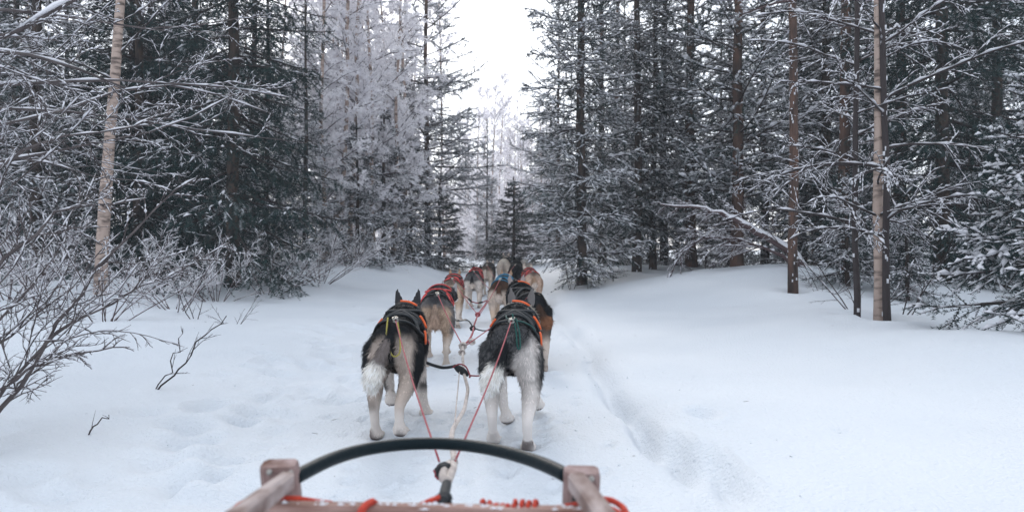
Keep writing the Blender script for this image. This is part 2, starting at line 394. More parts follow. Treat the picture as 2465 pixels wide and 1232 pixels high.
def pine_tall(seed, H=14, r0=.060, crown0=4.6, Rl=1.7, snow=.8, dead=26, bark='pine_bark', lean=(0, 0)):
    g = np.random.default_rng(seed)
    TP = trunk_poly(H, np.array(lean), .020, g); tr = build_trunk(TP, r0, bark, g, flare=.15, snow=140)
    c = Acc()
    z = np.sort(g.uniform(crown0, H - .2, 70)); f = (z - crown0) / (H - crown0); N = len(z)
    L = Rl * (1 - f ** 2) * g.uniform(.5, 1.1, N) + .3
    az = np.arange(N) * 2.399 + g.normal(0, .4, N); el = R(5) + R(35) * f + g.normal(0, .15, N)
    d = np.stack([np.cos(az) * np.cos(el), np.sin(az) * np.cos(el), np.sin(el)], 1)
    base = sample_poly(TP[None], ((z + .35) / (H + .35))[None])[0][0]
    P1 = grow(base, d, L, 8, .03, .10, g, .10)
    tubes(c, P1, (.008 + .012 * L)[:, None] * np.linspace(1, .3, 8)[None], 4, 'twig_red', cap=False)
    P2, t2, _ = children(P1, 9, .3, 1, 45, .5, 4, 0, .12, g, flat=.6, upturn=.12)
    P3, t3, _ = children(P2, 3, .3, 1, 45, .6, 3, 0, .12, g, flat=.5, upturn=.15)
    for P in (P2, P3):
        tubes(c, P, np.full(P.shape[:2], .004), 3, 'twig_red', cap=False)
        k = g.random(len(P)) < .55
        spikes(c, P[k][:, 1:], .042, 'needle_frost', g, n=5, vert=4, lean=.8); spikes(c, P[~k][:, 1:], .042, 'needle', g, n=5, vert=4, lean=.8)
        snow_on(c, P[:, 1:], .020, g, snow)
    # thin dead lower branches, snow lined
    zd = g.uniform(1.0, crown0 + .5, dead); az = g.uniform(0, 2 * np.pi, dead); el = g.uniform(-.35, .35, dead)
    d = np.stack([np.cos(az) * np.cos(el), np.sin(az) * np.cos(el), np.sin(el)], 1)
    bz = sample_poly(TP[None], ((zd + .35) / (H + .35))[None])[0][0]
    D1 = grow(bz, d, g.uniform(.25, 1.1, dead), 6, .02, .10, g, .03)
    D2, _, _ = children(D1, 4, .2, .95, 50, .5, 4, .02, .10, g, flat=.5)
    for P, r in ((D1, .007), (D2, .0035)):
        tubes(c, P, r * np.linspace(1, .4, P.shape[1])[None].repeat(len(P), 0), 3, 'twig_bark', cap=False); snow_on(c, P, r * 1.5, g, .75, lift=.8)
    return tr, c.mesh('crown')

def ribbons(acc, P, width, mat, g):
    """thin flat twigs, one strip each"""
    N, K, _ = P.shape
    if N == 0: return
    T, S, U = frames(P); a = g.uniform(0, np.pi, (N, 1, 1)); W = (np.cos(a) * S + np.sin(a) * U) * (width * np.linspace(1, .5, K)[None] * g.uniform(.7, 1.3, (N, 1)))[..., None]
    V = np.stack([P - W, P + W], 2).reshape(-1, 3)
    i = (np.arange(N)[:, None] * K * 2 + np.arange(K - 1)[None] * 2).ravel()
    F = np.concatenate([np.stack([i, i + 1, i + 3], 1), np.stack([i, i + 3, i + 2], 1)])
    acc.add(V, F, mat)
def bare_crown(c, stems, rad, g, lv, snow=.8, bark='twig_bark', frost=None, snow_k=1.35, smin=0.0, thin=False):
    """branch levels on stem polylines; lv: dicts for children(); frost = material of finest twigs"""
    P = stems
    for k, q in enumerate(lv):
        q = dict(q); r = q.pop('r'); P, t, i = children(P, g=g, **q)
        last = k >= len(lv) - (2 if frost else 0)
        rr = r * np.linspace(1, .35, P.shape[1])[None].repeat(len(P), 0)
        if frost and (k == len(lv) - 1 or (thin and k >= len(lv) - 2)): ribbons(c, P, r, frost, g)
        elif frost and last: tubes(c, P, rr, 3, frost if k == len(lv) - 1 else bark, cap=False, topmat=frost)
        else: tubes(c, P, rr, 4 if r > .006 else 3, bark, cap=False)
        if snow and not (frost and k == len(lv) - 1): snow_on(c, P, max(r * snow_k, smin * (.72 ** k)), g, snow, lift=.85)
    return c

def birch(seed, H=12, r0=.07, lean=(.03, 0), nb=34, z0=1.5, frosty=True, bark='birch_bark', length=1.6, n2=9, n3=7, el0=35, frostmat='frost', snow=.7, tsn=0, fine=.0095, wig=.025, nf=12):
    g = np.random.default_rng(seed); TP = trunk_poly(H, np.array(lean), wig, g)
    tr = build_trunk(TP, r0, bark, g, top=.012, flare=.2, snow=tsn)
    z = np.sort(g.uniform(z0, H - .3, nb)); f = (z - z0) / (H - z0)
    az = np.arange(nb) * 2.399 + g.normal(0, .5, nb); el = R(el0) + R(25) * f + g.normal(0, .15, nb)
    d = np.stack([np.cos(az) * np.cos(el), np.sin(az) * np.cos(el), np.sin(el)], 1)
    base = sample_poly(TP[None], ((z + .35) / (H + .35))[None])[0][0]
    L = length * (1 - .65 * f) * g.uniform(.5, 1.15, nb)
    P1 = grow(base, d, L, 8, .02, .07, g, -.10)
    c = Acc(); tubes(c, P1, (.005 + .006 * L)[:, None] * np.linspace(1, .3, 8)[None], 4, 'twig_red' if frosty else 'twig_bark', cap=False)
    snow_on(c, P1, .013 + .003 * L, g, snow, lift=.8)
    bare_crown(c, P1, None, g, [dict(n=n2, t0=.12, t1=.98, ang=40, lens=.55, K=6, droop=.03, wig=.09, r=.0048, upturn=-.07),
                                dict(n=n3, t0=.1, t1=.98, ang=38, lens=.55, K=5, droop=.05, wig=.10, r=.0048, upturn=-.05)] +
               ([dict(n=nf, t0=.05, t1=.98, ang=38, lens=.8, K=3, droop=.05, wig=.10, r=fine)] if frosty else []), snow=snow, bark='twig_red' if frosty else 'twig_bark', frost=frostmat if frosty else None, smin=.0 if frosty else .0085, thin=frosty)
    return tr, c.mesh('crown')

def shrub(seed, n=9, Hh=1.3, spread=.8, r=.008, n2=8, n3=5, snow=.7, frost=None, bark='twig_bark', droop=.0, arch=0.0, rf=None):
    g = np.random.default_rng(seed); az = g.uniform(0, 2 * np.pi, n); el = np.clip(g.normal(R(62), .25, n) - spread * .2, .3, 1.5)
    d = np.stack([np.cos(az) * np.cos(el), np.sin(az) * np.cos(el), np.sin(el)], 1)
    st = np.stack([np.cos(az), np.sin(az), 0 * az], 1) * g.uniform(0, .10, n)[:, None]; st[:, 2] = -.08
    P = grow(st, d, Hh * g.uniform(.55, 1.15, n), 9, droop, .07, g, -arch)
    s = Acc(); tubes(s, P, r * np.linspace(1, .35, 9)[None].repeat(n, 0), 5, bark); snow_on(s, P, r * 1.1, g, snow * .8, lift=.8)
    c = Acc(); bare_crown(c, P, None, g, [dict(n=n2, t0=.25, t1=.98, ang=38, lens=.42, K=6, droop=.0, wig=.10, r=r * .5, upturn=-arch * .6),
                                          dict(n=n3, t0=.15, t1=.98, ang=38, lens=.45, K=4, droop=.0, wig=.10, r=rf or max(r * .28, .0018), upturn=-arch)], snow=snow, bark=bark, frost=frost, snow_k=1.4)
    return s.mesh('stem'), c.mesh('twigs')

KIND = {
    'dense':   spruce(101, H=13, Rl=1.9, z0=.25, r0=.092, spacing=.060, snow=.17, n2=17, n3=4, brush=.034, elev=(-14, 25), droop=.09, upturn=.07, frost=.04, down=.30, inner=.15, snow_r=.015),
    'airy':    spruce(102, H=10.5, Rl=1.35, z0=.30, r0=.08, spacing=.056, snow=.95, n2=16, n3=4, brush=.030, elev=(-6, 30), droop=.05, upturn=.12, frost=.34, inner=.35, snow_r=.017),
    'slender': spruce(103, H=12, Rl=1.15, z0=.7, r0=.07, spacing=.075, snow=.80, n2=15, n3=3, brush=.030, elev=(-8, 30), frost=.32, inner=.35, trunk_snow=60),
    'young':   spruce(104, H=2.6, Rl=1.0, z0=.10, r0=.035, spacing=.045, snow=.80, n2=13, n3=4, brush=.026, elev=(-12, 30), frost=.15, inner=.4, snow_r=.017, low=1.0, dense_top=1),
    'frosted': spruce(105, H=11, Rl=1.5, z0=.20, r0=.085, spacing=.070, snow=.95, n2=15, n3=4, brush=.030, elev=(-10, 28), droop=.07, upturn=.08, frost=.36, down=.2, inner=.2, snow_r=.018),
    'dark_young': spruce(106, H=4.6, Rl=1.3, z0=.1, r0=.05, spacing=.042, snow=.18, n2=16, n3=3, brush=.046, elev=(-6, 30), frost=.10, inner=.2, snow_r=.017),
    'brushy':  spruce(107, H=9.5, Rl=1.7, z0=1.0, r0=.10, spacing=.10, snow=.80, n2=12, n3=4, brush=.042, elev=(8, 45), droop=.03, upturn=.10, frost=.3, down=0.0, inner=.6, snow_r=.024, bark='pine_bark', lens2=.5, power=.6),
    'pine_f':  spruce(108, H=13, Rl=2.5, z0=1.8, r0=.085, spacing=.075, snow=.85, n2=14, n3=3, brush=.055, elev=(0, 40), droop=.04, upturn=.10, frost=.9, down=0.0, inner=.55, snow_r=.022, bark='pine_bark', lens2=.5, power=.45, whorl=.42),
    'snowy_young': spruce(109, H=4.4, Rl=1.35, z0=.1, r0=.05, spacing=.055, snow=.95, n2=14, n3=4, brush=.030, elev=(-10, 30), frost=.2, inner=.15, snow_r=.019, down=.2),
    'pine':    pine_tall(201),
    'birch_f': birch(301, H=12.5, r0=.055, lean=(.05, 0), nb=46, length=1.9, z0=1.2),
    'birch_g': birch(302, H=11, r0=.045, lean=(-.02, .01), nb=50, z0=.6, length=1.9, frostmat='frost_pale'),
    'birch_n': birch(303, H=10, r0=.046, lean=(.01, 0), nb=30, z0=.9, frosty=False, length=1.5, n2=6, n3=5, el0=12, snow=.9, wig=.012),
    'birch_l': birch(304, H=11, r0=.078, lean=(.075, 0), nb=22, z0=2.2, frosty=False, length=1.7, n2=6, n3=5, el0=20, snow=.8, wig=.012),
    'sapling': birch(305, H=7, r0=.021, lean=(.02, 0), nb=40, z0=.5, frosty=False, bark='twig_bark', length=1.5, n2=7, n3=5, el0=15, snow=.92, tsn=30, wig=.02),
    'shrub_a': shrub(401, n=10, Hh=1.3, frost='frost', bark='twig_red'),
    'shrub_b': shrub(402, n=5, Hh=.8, r=.006, n2=5, n3=3, snow=.35),
    'shrub_c': shrub(403, n=15, Hh=1.7, spread=1.2, n2=10, n3=10, frost='frost', bark='twig_red', arch=.03, rf=.0042),
    'shrub_d': shrub(404, n=3, Hh=1.0, r=.007, n2=6, n3=3, snow=.25),
}
PARTS = {k: (('stem', 'twigs') if k.startswith('shrub') else ('trunk', 'crown')) for k in KIND}
TREE_NAME = {'dense': 'spruce_tree', 'airy': 'spruce_tree', 'slender': 'spruce_tree', 'young': 'young_spruce', 'frosted': 'spruce_tree', 'snowy_young': 'young_spruce', 'dark_young': 'young_spruce', 'brushy': 'pine_tree',
             'pine': 'pine_tree', 'pine_f': 'pine_tree', 'birch_f': 'birch_tree', 'birch_g': 'birch_tree', 'birch_n': 'birch_tree', 'birch_l': 'birch_tree', 'sapling': 'sapling',
             'shrub_a': 'bare_shrub', 'shrub_b': 'bare_shrub', 'shrub_c': 'bare_shrub', 'shrub_d': 'bare_shrub'}
CATS = {'spruce_tree': 'tree', 'young_spruce': 'tree', 'pine_tree': 'tree', 'birch_tree': 'tree', 'sapling': 'sapling', 'bare_shrub': 'shrub'}
def plant(kind, x, y, label, rot=None, s=1.0, group=None, sink=0.02, tilt=(0, 0)):
    nm = TREE_NAME[kind]; e = empty(nm, (x, y, hz(x, y) - sink), random.uniform(0, 6.28) if rot is None else rot)
    e.rotation_euler = (tilt[0], tilt[1], e.rotation_euler[2]); e.scale = s if isinstance(s, tuple) else (s, s, s)
    tag(e, label, CATS[nm], group)
    for p, me in zip(PARTS[kind], KIND[kind]):
        o = link(p, me, e)
        if p == 'twigs': o['kind'] = 'stuff'
    return e
def PX(px, D): return (px - 1232.5) / FPX * D

HERO = [
 # kind, px of the trunk foot, distance, scale, rotation, label
 ('birch_l', 238, 9.6, .92, 0.0, 'leaning pale birch trunk behind the snow-lined alder branches left of trail'),
 ('dense', 560, 11.6, 1.0, .4, 'huge dark spruce with drooping boughs left of trail, almost free of snow'),
 ('frosted', 90, 13.0, 1.05, 2.0, 'frost-tipped spruce filling the gap behind the leaning pale birch'),
 ('dense', 330, 14.5, 1.05, 3.1, 'dark spruce behind the leaning birch and beside the huge dark spruce'),
 ('frosted', 735, 15.5, .55, 1.0, 'broad snowy spruce above the frosted shrubs, next to the huge dark spruce'),
 ('snowy_young', 925, 20.0, 1.0, 4.2, 'snowy young spruce behind the twin pale birch stems at the left bank'),
 ('snowy_young', 860, 17.0, .8, 2.2, 'low snowy young spruce at the foot of the twin pale birch stems'),
 ('snowy_young', 990, 22.5, .95, 5.2, 'snowy young spruce between the bank and the tall reddish pine'),
 ('dark_young', 1056, 24.0, (1.0, 1.0, .62), .3, 'dark bushy young spruce at the left edge where the trail narrows'),
 ('birch_f', 822, 18.0, 1.0, 0.1, 'frosted birch with thicker pale stem of the leaning twin pair left of trail'),
 ('birch_f', 843, 18.6, .96, 0.35, 'frosted birch with thinner stem of the leaning twin pair left of trail'),
 ('birch_g', 775, 16.8, 1.0, 2.9, 'tall frosted birch rising behind the broad snowy spruce'),
 ('birch_g', 905, 19.5, 1.05, .8, 'white lacy birch right behind the twin leaning birches'),
 ('birch_g', 945, 21.0, 1.1, 4.1, 'white lacy birch above the snowy young spruce on the left bank'),
 ('birch_g', 1068, 29.0, 1.1, 2.0, 'white lacy birch just beyond the tall reddish pine'),
 ('birch_g', 985, 23.0, 1.12, 1.2, 'tall white-frosted birch between the twin birches and the tall reddish pine'),
 ('pine_f', 1030, 25.0, 1.05, 2.2, 'tall reddish pine with snowy tufts reaching over the trail from the left'),
 ('airy', 1400, 13.5, 1.0, 1.9, 'tall snow-covered spruce with dark trunk at the right edge of the trail'),
 ('slender', 1532, 15.2, 1.0, .7, 'slender spruce with dark straight trunk, right beside the tall trailside spruce'),
 ('slender', 1572, 15.8, .82, 2.6, 'thin spruce stem between the slender spruce and the bent-over snowy trunk'),
 ('slender', 1600, 18.0, 1.1, 4.0, 'spruce standing just behind the two slender spruce stems'),
 ('brushy', 1450, 18.5, .9, .2, 'bushy pine with thick snowy shoots behind the tall trailside spruce'),
 ('brushy', 1775, 13.8, 1.05, 2.4, 'pine with thick snow-caked shoots above the bent-over snowy trunk'),
 ('pine', 1910, 9.6, .80, .5, 'straight reddish-brown pine trunk standing alone on the snow mound'),
 ('pine', 2035, 12.4, 1.2, 5.0, 'thicker orange-barked pine behind the thin pale birch on the right'),
 ('birch_n', 2118, 7.1, .90, 1.0, 'thin pale birch with horizontal snow-lined branches right of trail'),
 ('sapling', 2141, 6.95, 1.05, 2.2, 'dark straight sapling touching the thin pale birch'),
 ('sapling', 2063, 7.3, .95, 4.4, 'dark curving sapling just left of the thin pale birch'),
 ('dense', 2268, 11.0, 1.0, 2.8, 'massive dark spruce trunk with thick base behind the thin pale birch'),
 ('young', 2520, 5.7, .95, .9, 'small spruce with heavy snow on its low boughs in the right bank'),
 ('young', 2040, 9.9, .62, 1.9, 'little snow-caked spruce at the foot of the orange-barked pine'),
 ('young', 2185, 9.0, .50, 3.9, 'tiny snow-laden spruce in front of the massive dark spruce trunk'),
 ('brushy', 1665, 16.5, 1.1, 1.4, 'snow-caked pine between the slender spruces and the pine above the bent trunk'),
 ('pine_f', 1840, 18.0, .95, 1.0, 'frost-tufted pine rising behind the lone pine trunk and the bent trunk'),
 ('airy', 1985, 15.0, 1.1, 3.3, 'snowy spruce in the gap between lone pine trunk and orange-barked pine'),
 ('brushy', 2160, 15.0, 1.15, 4.3, 'snow-caked pine between the orange-barked pine and the massive dark spruce'),
 ('frosted', 2390, 14.0, 1.1, 4.9, 'snowy spruce behind the small heavily snowed spruce in the right bank'),
 ('dark_young', 1234, 25.0, (1.0, 1.0, .68), 1.1, 'dark cone-shaped young spruce closing the view beyond the lead dogs'),
 ('frosted', 1172, 34.0, .62, 1.3, 'small snowy spruce left of the dark cone-shaped spruce beyond the dogs'),
 ('pine_f', 1345, 28, .80, 3.0, 'reddish pine with snowy branches between dark cone-shaped spruce and tall trailside spruce'),
]
for kind, px, D, s, rot, lab in HERO:
    plant(kind, PX(px, D), D, lab, rot, s)
# fill forest
_f = np.random.default_rng(77); taken = [(PX(px, D), D) for _, px, D, *_ in HERO]
def fill(n, ylo, yhi, xin, kinds, label_of, group_of, side, spread=.78, mind=1.5, sc=(.8, 1.2), pxr=(-2000, 4000)):
    k = 0; tries = 0
    while k < n and tries < n * 60:
        tries += 1
        y = _f.uniform(ylo, yhi); x0 = float(trail_x(y)) + side * xin
        x = x0 + side * _f.random() ** 1.1 * max(spread * y + 1.0 - abs(x0), 1.0)
        if not pxr[0] < x / y * FPX + 1232 < pxr[1]: continue
        if any((x - a) ** 2 + (y - b) ** 2 < mind ** 2 for a, b in taken): continue
        kd = kinds[_f.integers(len(kinds))]
        plant(kd, x, y, label_of(kd), None, _f.uniform(*sc), group_of(kd)); taken.append((x, y)); k += 1
NAME_W = {'dense': 'dark spruce', 'frosted': 'snow-dusted bushy spruce', 'airy': 'snow-dusted bushy spruce', 'slender': 'slender snow-dusted spruce', 'pine': 'tall pine', 'pine_f': 'frost-tufted pine', 'snowy_young': 'young snowy spruce',
          'brushy': 'snow-tufted pine', 'birch_f': 'frosted birch', 'birch_g': 'frosted birch', 'birch_n': 'bare birch'}
LAB = lambda side, where: (lambda kd: f'{NAME_W[kd]} deep in the forest {where} {side} of the trail')
GRP = lambda side, where: (lambda kd: f'{NAME_W[kd]} trees in the forest {where} {side} of the trail')
fill(18, 13, 26, 3.0, ['dense', 'frosted', 'slender', 'frosted', 'birch_f', 'dense'], LAB('left', 'background,'), GRP('left', 'background,'), -1, pxr=(-300, 740))
fill(19, 19, 34, 2.6, ['birch_g', 'birch_f'], LAB('left', 'background,'), GRP('left', 'background,'), -1, pxr=(770, 1120), mind=1.1)
fill(17, 13.5, 27, 3.6, ['slender', 'airy', 'pine', 'brushy', 'dense', 'slender', 'frosted'], LAB('right', 'background,'), GRP('right', 'background,'), 1)
fill(20, 26, 60, 2.2, ['birch_g', 'birch_f', 'snowy_young', 'birch_g', 'birch_f'], LAB('left', 'far off,'), GRP('left', 'far off,'), -1, spread=.5)
fill(14, 27, 60, 2.6, ['snowy_young', 'airy', 'pine_f', 'birch_g', 'birch_f'], LAB('right', 'far off,'), GRP('right', 'far off,'), 1, spread=.6, pxr=(1340, 2300))
fill(12, 30, 60, 2.4, ['snowy_young', 'birch_g', 'birch_f'], LAB('right', 'far off,'), GRP('right', 'far off,'), 1, spread=.6, pxr=(1150, 1340), sc=(.6, .85))
for k in range(44):       # where the trail bends away, the wood closes the view
    y = _f.uniform(42, 80); x = float(trail_x(y)) + _f.uniform(1.2, 9)
    if k % 3 == 0: y = _f.uniform(66, 90); x = _f.uniform(-9, 2)
    kd = ['birch_g', 'birch_f', 'birch_g', 'frosted'][k % 4]
    plant(kd, x, y, f'pale {NAME_W[kd]} closing the view where the trail bends away', None, _f.uniform(.75, 1.05), f'{NAME_W[kd]} trees closing the end of the trail')

for k, (px, D, sc_) in enumerate(((1128, 58, 1.0), (1146, 44, .95), (1163, 52, 1.1), (1180, 41, .9), (1198, 48, 1.1), (1216, 56, 1.0), (1240, 43, .75), (1262, 50, .85), (1284, 45, .7), (1300, 55, .9))):
    plant('birch_g', PX(px, D), D, 'pale frosted birch closing the view where the trail bends away', None, sc_, 'frosted birch trees closing the end of the trail')
for k in range(40):       # frosted thicket below them
    y = _f.uniform(34, 62); x = float(trail_x(y)) + _f.uniform(1.6, 7) * (1 if k % 4 else -1)
    plant('shrub_c', x, y, 'pale frosted thicket shrub closing the view where the trail bends away', None, _f.uniform(1.6, 2.9), 'frosted shrubs closing the end of the trail')
# shrubs
SHR = [
 ('shrub_c', 770, 13.6, 1.0, 'frosted bushy shrub in front of the broad snowy spruce'),
 ('shrub_a', 700, 12.6, 1.0, 'frosted upright shrub at the edge of the huge dark spruce'),
 ('shrub_c', 865, 16.2, .9, 'frosted shrub spreading twigs on the left bank near twin birches'),
 ('shrub_a', 640, 11.0, .85, 'thin twiggy shrub growing out of the snow under the huge dark spruce'),
 ('shrub_b', 2085, 7.6, 1.2, 'forked bare twigs sticking up beside the thin pale birch'),
 ('shrub_b', 1985, 9.3, .8, 'few bare stalks in the snow beside the lone pine trunk'),
 ('shrub_d', 2165, 7.4, 1.1, 'drooping bare twigs right of the dark straight sapling'),
 ('shrub_d', 1375, 12.9, .9, 'bare thin stalks in front of the tall trailside spruce'),
 ('shrub_b', 1690, 12.2, 1.0, 'bare stalks poking through snow under the bent-over trunk'),
 ('shrub_a', 420, 8.8, .9, 'low twiggy shrub in snow between the alder and huge dark spruce'),
 ('shrub_c', 330, 10.2, .8, 'tangled frosted shrub at the foot of the leaning pale birch'),
 ('shrub_a', 120, 8.2, .95, 'brushy frosted shrub behind the alder branches'),
 ('shrub_c', 20, 9.4, 1.0, 'dense frosted shrub beside the leaning pale birch, far from the trail'),
 ('shrub_c', 520, 10.0, .75, 'frosted shrub below the drooping boughs of the huge dark spruce'),
 ('shrub_a', 250, 7.4, .85, 'frosted upright shrub standing in open snow before the leaning pale birch'),
 ('shrub_d', 470, 8.0, .8, 'few bare stems leaning over open snow before the huge dark spruce'),
 ('shrub_c', 610, 12.0, .8, 'frosted shrub pressed against the foot of the huge dark spruce'),
 ('shrub_b', 560, 7.6, .55, 'small twiggy sprig bending over the snow on the open left bank'),
]
for k, (px, D) in enumerate(((1490, 17.5), (1560, 18.5), (1630, 17.2), (1700, 18.0), (1770, 17.4), (1850, 16.6), (1930, 17.5), (2000, 17.0), (2090, 16.2), (2180, 14.2), (2330, 13.4), (2430, 12.4))):
    plant('snowy_young', PX(px, D), D, 'low snowy spruce undergrowth between the trunks right of the trail', None, _f.uniform(.42, .62), 'low young spruces between the trunks right of the trail')
for kind, px, D, s, lab in SHR: plant(kind, PX(px, D), D, lab, None, s)

def drawn_shrub(name, cat, label, lines, lv, seed, snow=.8, bark='twig_bark', parts=('stem', 'twigs'), K=12, foot=None, frost=None, rk=1.0, snow_k=1.0, smin=0.0, cover=False):
    """a plant whose main stems run through given points (px, py, distance, radius)"""
    g = np.random.default_rng(seed); PP = []; RR = []
    for ln in lines:
        q = np.array([at(a, b, c) for a, b, c, r in ln]); r = np.array([l[3] for l in ln])
        t = np.r_[0, np.cumsum(np.linalg.norm(np.diff(q, axis=0), axis=1))]; u = np.linspace(0, t[-1], K)
        p = np.stack([np.interp(u, t, q[:, k]) for k in range(3)], 1)
        p[1:-1] = (p[:-2] + 2 * p[1:-1] + p[2:]) / 4; p[1:-1] += g.normal(0, .011, (K - 2, 3))
        PP.append(p); RR.append(np.interp(u, t, r) * rk)
    PP = np.array(PP); RR = np.array(RR)
    org = np.array(foot) if foot is not None else PP[0, 0].copy(); org[2] = hz(org[0], org[1])
    e = empty(name, org); tag(e, label, cat)
    PP = PP - org
    s = Acc(); tubes(s, PP, RR, 7, bark); 
    for k in range(1 if cover else 0, len(PP)): snow_on(s, PP[k:k + 1], float(RR[k].mean()) * snow_k, g, snow, lift=.75, lump=.25)
    if cover: tubes(s, PP[:1] + np.array([0, 0, 1.]) * RR[:1, :, None] * .75, RR[:1] * .82 * g.uniform(.92, 1.1, RR[:1].shape), 7, 'branch_snow')
    link(parts[0], s.mesh(parts[0]), e)
    c = Acc(); bare_crown(c, PP, None, g, lv, snow=snow, bark=bark, frost=frost, smin=smin); o = link(parts[1], c.mesh(parts[1]), e)
    if parts[1] == 'twigs': o['kind'] = 'stuff'
    return e
TW = [dict(n=12, t0=.15, t1=.98, ang=35, lens=.40, K=9, droop=.01, wig=.16, r=.0040), dict(n=7, t0=.12, t1=.98, ang=40, lens=.5, K=6, droop=.01, wig=.17, r=.0024),
      dict(n=4, t0=.2, t1=.95, ang=40, lens=.5, K=4, droop=.02, wig=.10, r=.0016)]
drawn_shrub('alder_bush', 'shrub', 'big snow-lined alder bush reaching in over the left snowbank', [
    [(-60, 1080, 2.9, .022), (0, 985, 3.0, .020), (130, 800, 3.2, .017), (235, 640, 3.4, .014), (330, 540, 3.6, .010), (470, 430, 3.9, .007)],
    [(-60, 1080, 2.9, .018), (40, 870, 3.1, .014), (210, 760, 3.3, .012), (330, 690, 3.5, .009), (430, 650, 3.7, .006), (550, 585, 3.9, .004)],
    [(-60, 1080, 2.9, .020), (-90, 760, 2.9, .018), (40, 570, 3.0, .014), (160, 510, 3.2, .011), (260, 490, 3.4, .008), (350, 478, 3.5, .005)],
    [(-60, 1080, 2.9, .016), (20, 900, 2.9, .012), (90, 890, 3.0, .010), (200, 850, 3.2, .007), (310, 835, 3.4, .005)],
    [(-60, 1080, 2.9, .014), (30, 930, 3.1, .010), (120, 880, 3.4, .008), (220, 720, 3.7, .007), (300, 640, 3.9, .005)],
    [(-60, 1080, 2.9, .014), (-30, 800, 3.2, .012), (60, 700, 3.4, .010), (150, 560, 3.6, .008), (230, 420, 3.9, .005)],
    [(-60, 1080, 2.9, .014), (-80, 900, 3.1, .012), (40, 780, 3.3, .010), (180, 690, 3.6, .007), (290, 560, 3.8, .005)],
    [(-60, 1080, 2.9, .020), (-120, 640, 2.8, .016), (0, 360, 3.0, .012), (180, 330, 3.4, .010), (330, 300, 3.8, .008), (420, 270, 4.2, .005)]], TW, 51, rk=.5, smin=.0032, snow=.45, bark='twig_grey')
drawn_shrub('alder_tree', 'tree', 'arching snow-lined alder boughs reaching over the big alder bush', [
    [(-700, 1000, 3.6, .045), (-600, 300, 3.2, .035), (-260, 160, 2.8, .024), (0, 105, 2.7, .016), (110, 60, 2.8, .013), (200, -10, 2.9, .010)],
    [(-700, 1000, 3.6, .040), (-620, 420, 3.3, .030), (-300, 150, 3.2, .020), (60, 95, 3.3, .014), (160, 165, 3.6, .013), (300, 212, 4.0, .010)],
    [(-700, 1000, 3.6, .040), (-560, 330, 3.4, .028), (-100, 190, 3.6, .018), (240, 205, 4.1, .013), (450, 190, 4.7, .009), (690, 235, 5.2, .005)],
    [(-700, 1000, 3.6, .040), (-580, 200, 3.6, .028), (-100, -20, 3.8, .018), (200, 60, 4.3, .012), (400, 85, 4.8, .009), (600, 40, 5.3, .006)],
    [(-700, 1000, 3.6, .040), (-620, 400, 3.6, .028), (-150, 330, 4.0, .018), (200, 250, 4.6, .013), (430, 190, 5.2, .009), (640, 270, 5.6, .006)],
    [(-700, 1000, 3.6, .040), (-640, 500, 3.6, .028), (-200, 420, 3.8, .018), (120, 370, 4.3, .012), (330, 330, 4.9, .009), (560, 230, 5.4, .006)],
    [(-700, 1000, 3.6, .040), (-600, 300, 3.9, .028), (-60, 250, 4.6, .018), (260, 270, 5.2, .012), (500, 320, 5.8, .009), (740, 345, 6.2, .005)]], TW, 52,
    parts=('trunk', 'crown'), rk=.56, smin=.0055, snow=.68, bark='twig_grey')
TW2 = [dict(n=5, t0=.35, t1=.98, ang=28, lens=.42, K=6, droop=.0, wig=.07, r=.0028), dict(n=3, t0=.25, t1=.95, ang=32, lens=.45, K=4, droop=.0, wig=.08, r=.0018)]
drawn_shrub('bare_shrub', 'shrub', 'dark forked twig leaning out of open snow between alder and trail', [
    [(358, 968, 4.35, .006), (430, 890, 4.4, .005), (490, 810, 4.5, .004), (545, 760, 4.6, .003)], [(358, 968, 4.35, .004), (410, 880, 4.4, .0035), (432, 830, 4.45, .003), (440, 790, 4.5, .002)]], TW2, 53, snow=.15)
drawn_shrub('bare_shrub', 'shrub', 'two short bare twigs poking from snow near the sled', [
    [(178, 1098, 3.25, .005), (215, 1050, 3.3, .004), (240, 1020, 3.32, .003), (262, 998, 3.35, .002)], [(186, 1100, 3.25, .004), (215, 1085, 3.3, .003), (240, 1072, 3.32, .003), (262, 1060, 3.34, .002)]], TW2[1:], 54, snow=.0)
drawn_shrub('bent_tree', 'tree', 'snow-covered birch trunk bent over beside the lone pine, twigs hanging', [
    [(1960, 690, 11.2, .065), (1900, 600, 11.3, .060), (1800, 550, 11.5, .050), (1740, 515, 11.7, .038), (1680, 498, 11.9, .025), (1590, 492, 12.1, .010)],
    [(1960, 690, 11.2, .05), (1880, 610, 11.3, .03), (1790, 580, 11.5, .018), (1700, 570, 11.7, .012), (1640, 610, 11.8, .007), (1600, 690, 11.9, .004)]],
    [dict(n=20, t0=.25, t1=1, ang=35, lens=.38, K=7, droop=.03, wig=.06, r=.008, upturn=-.14), dict(n=7, t0=.1, t1=.98, ang=32, lens=.5, K=5, droop=.02, wig=.08, r=.004, upturn=-.08),
     dict(n=4, t0=.1, t1=.98, ang=32, lens=.5, K=4, droop=.02, wig=.08, r=.0022, upturn=-.08)], 55, snow=.9, parts=('trunk', 'crown'), bark='twig_red', snow_k=1.25, smin=.009, cover=True, K=24, foot=at(1960, 690, 11.2))
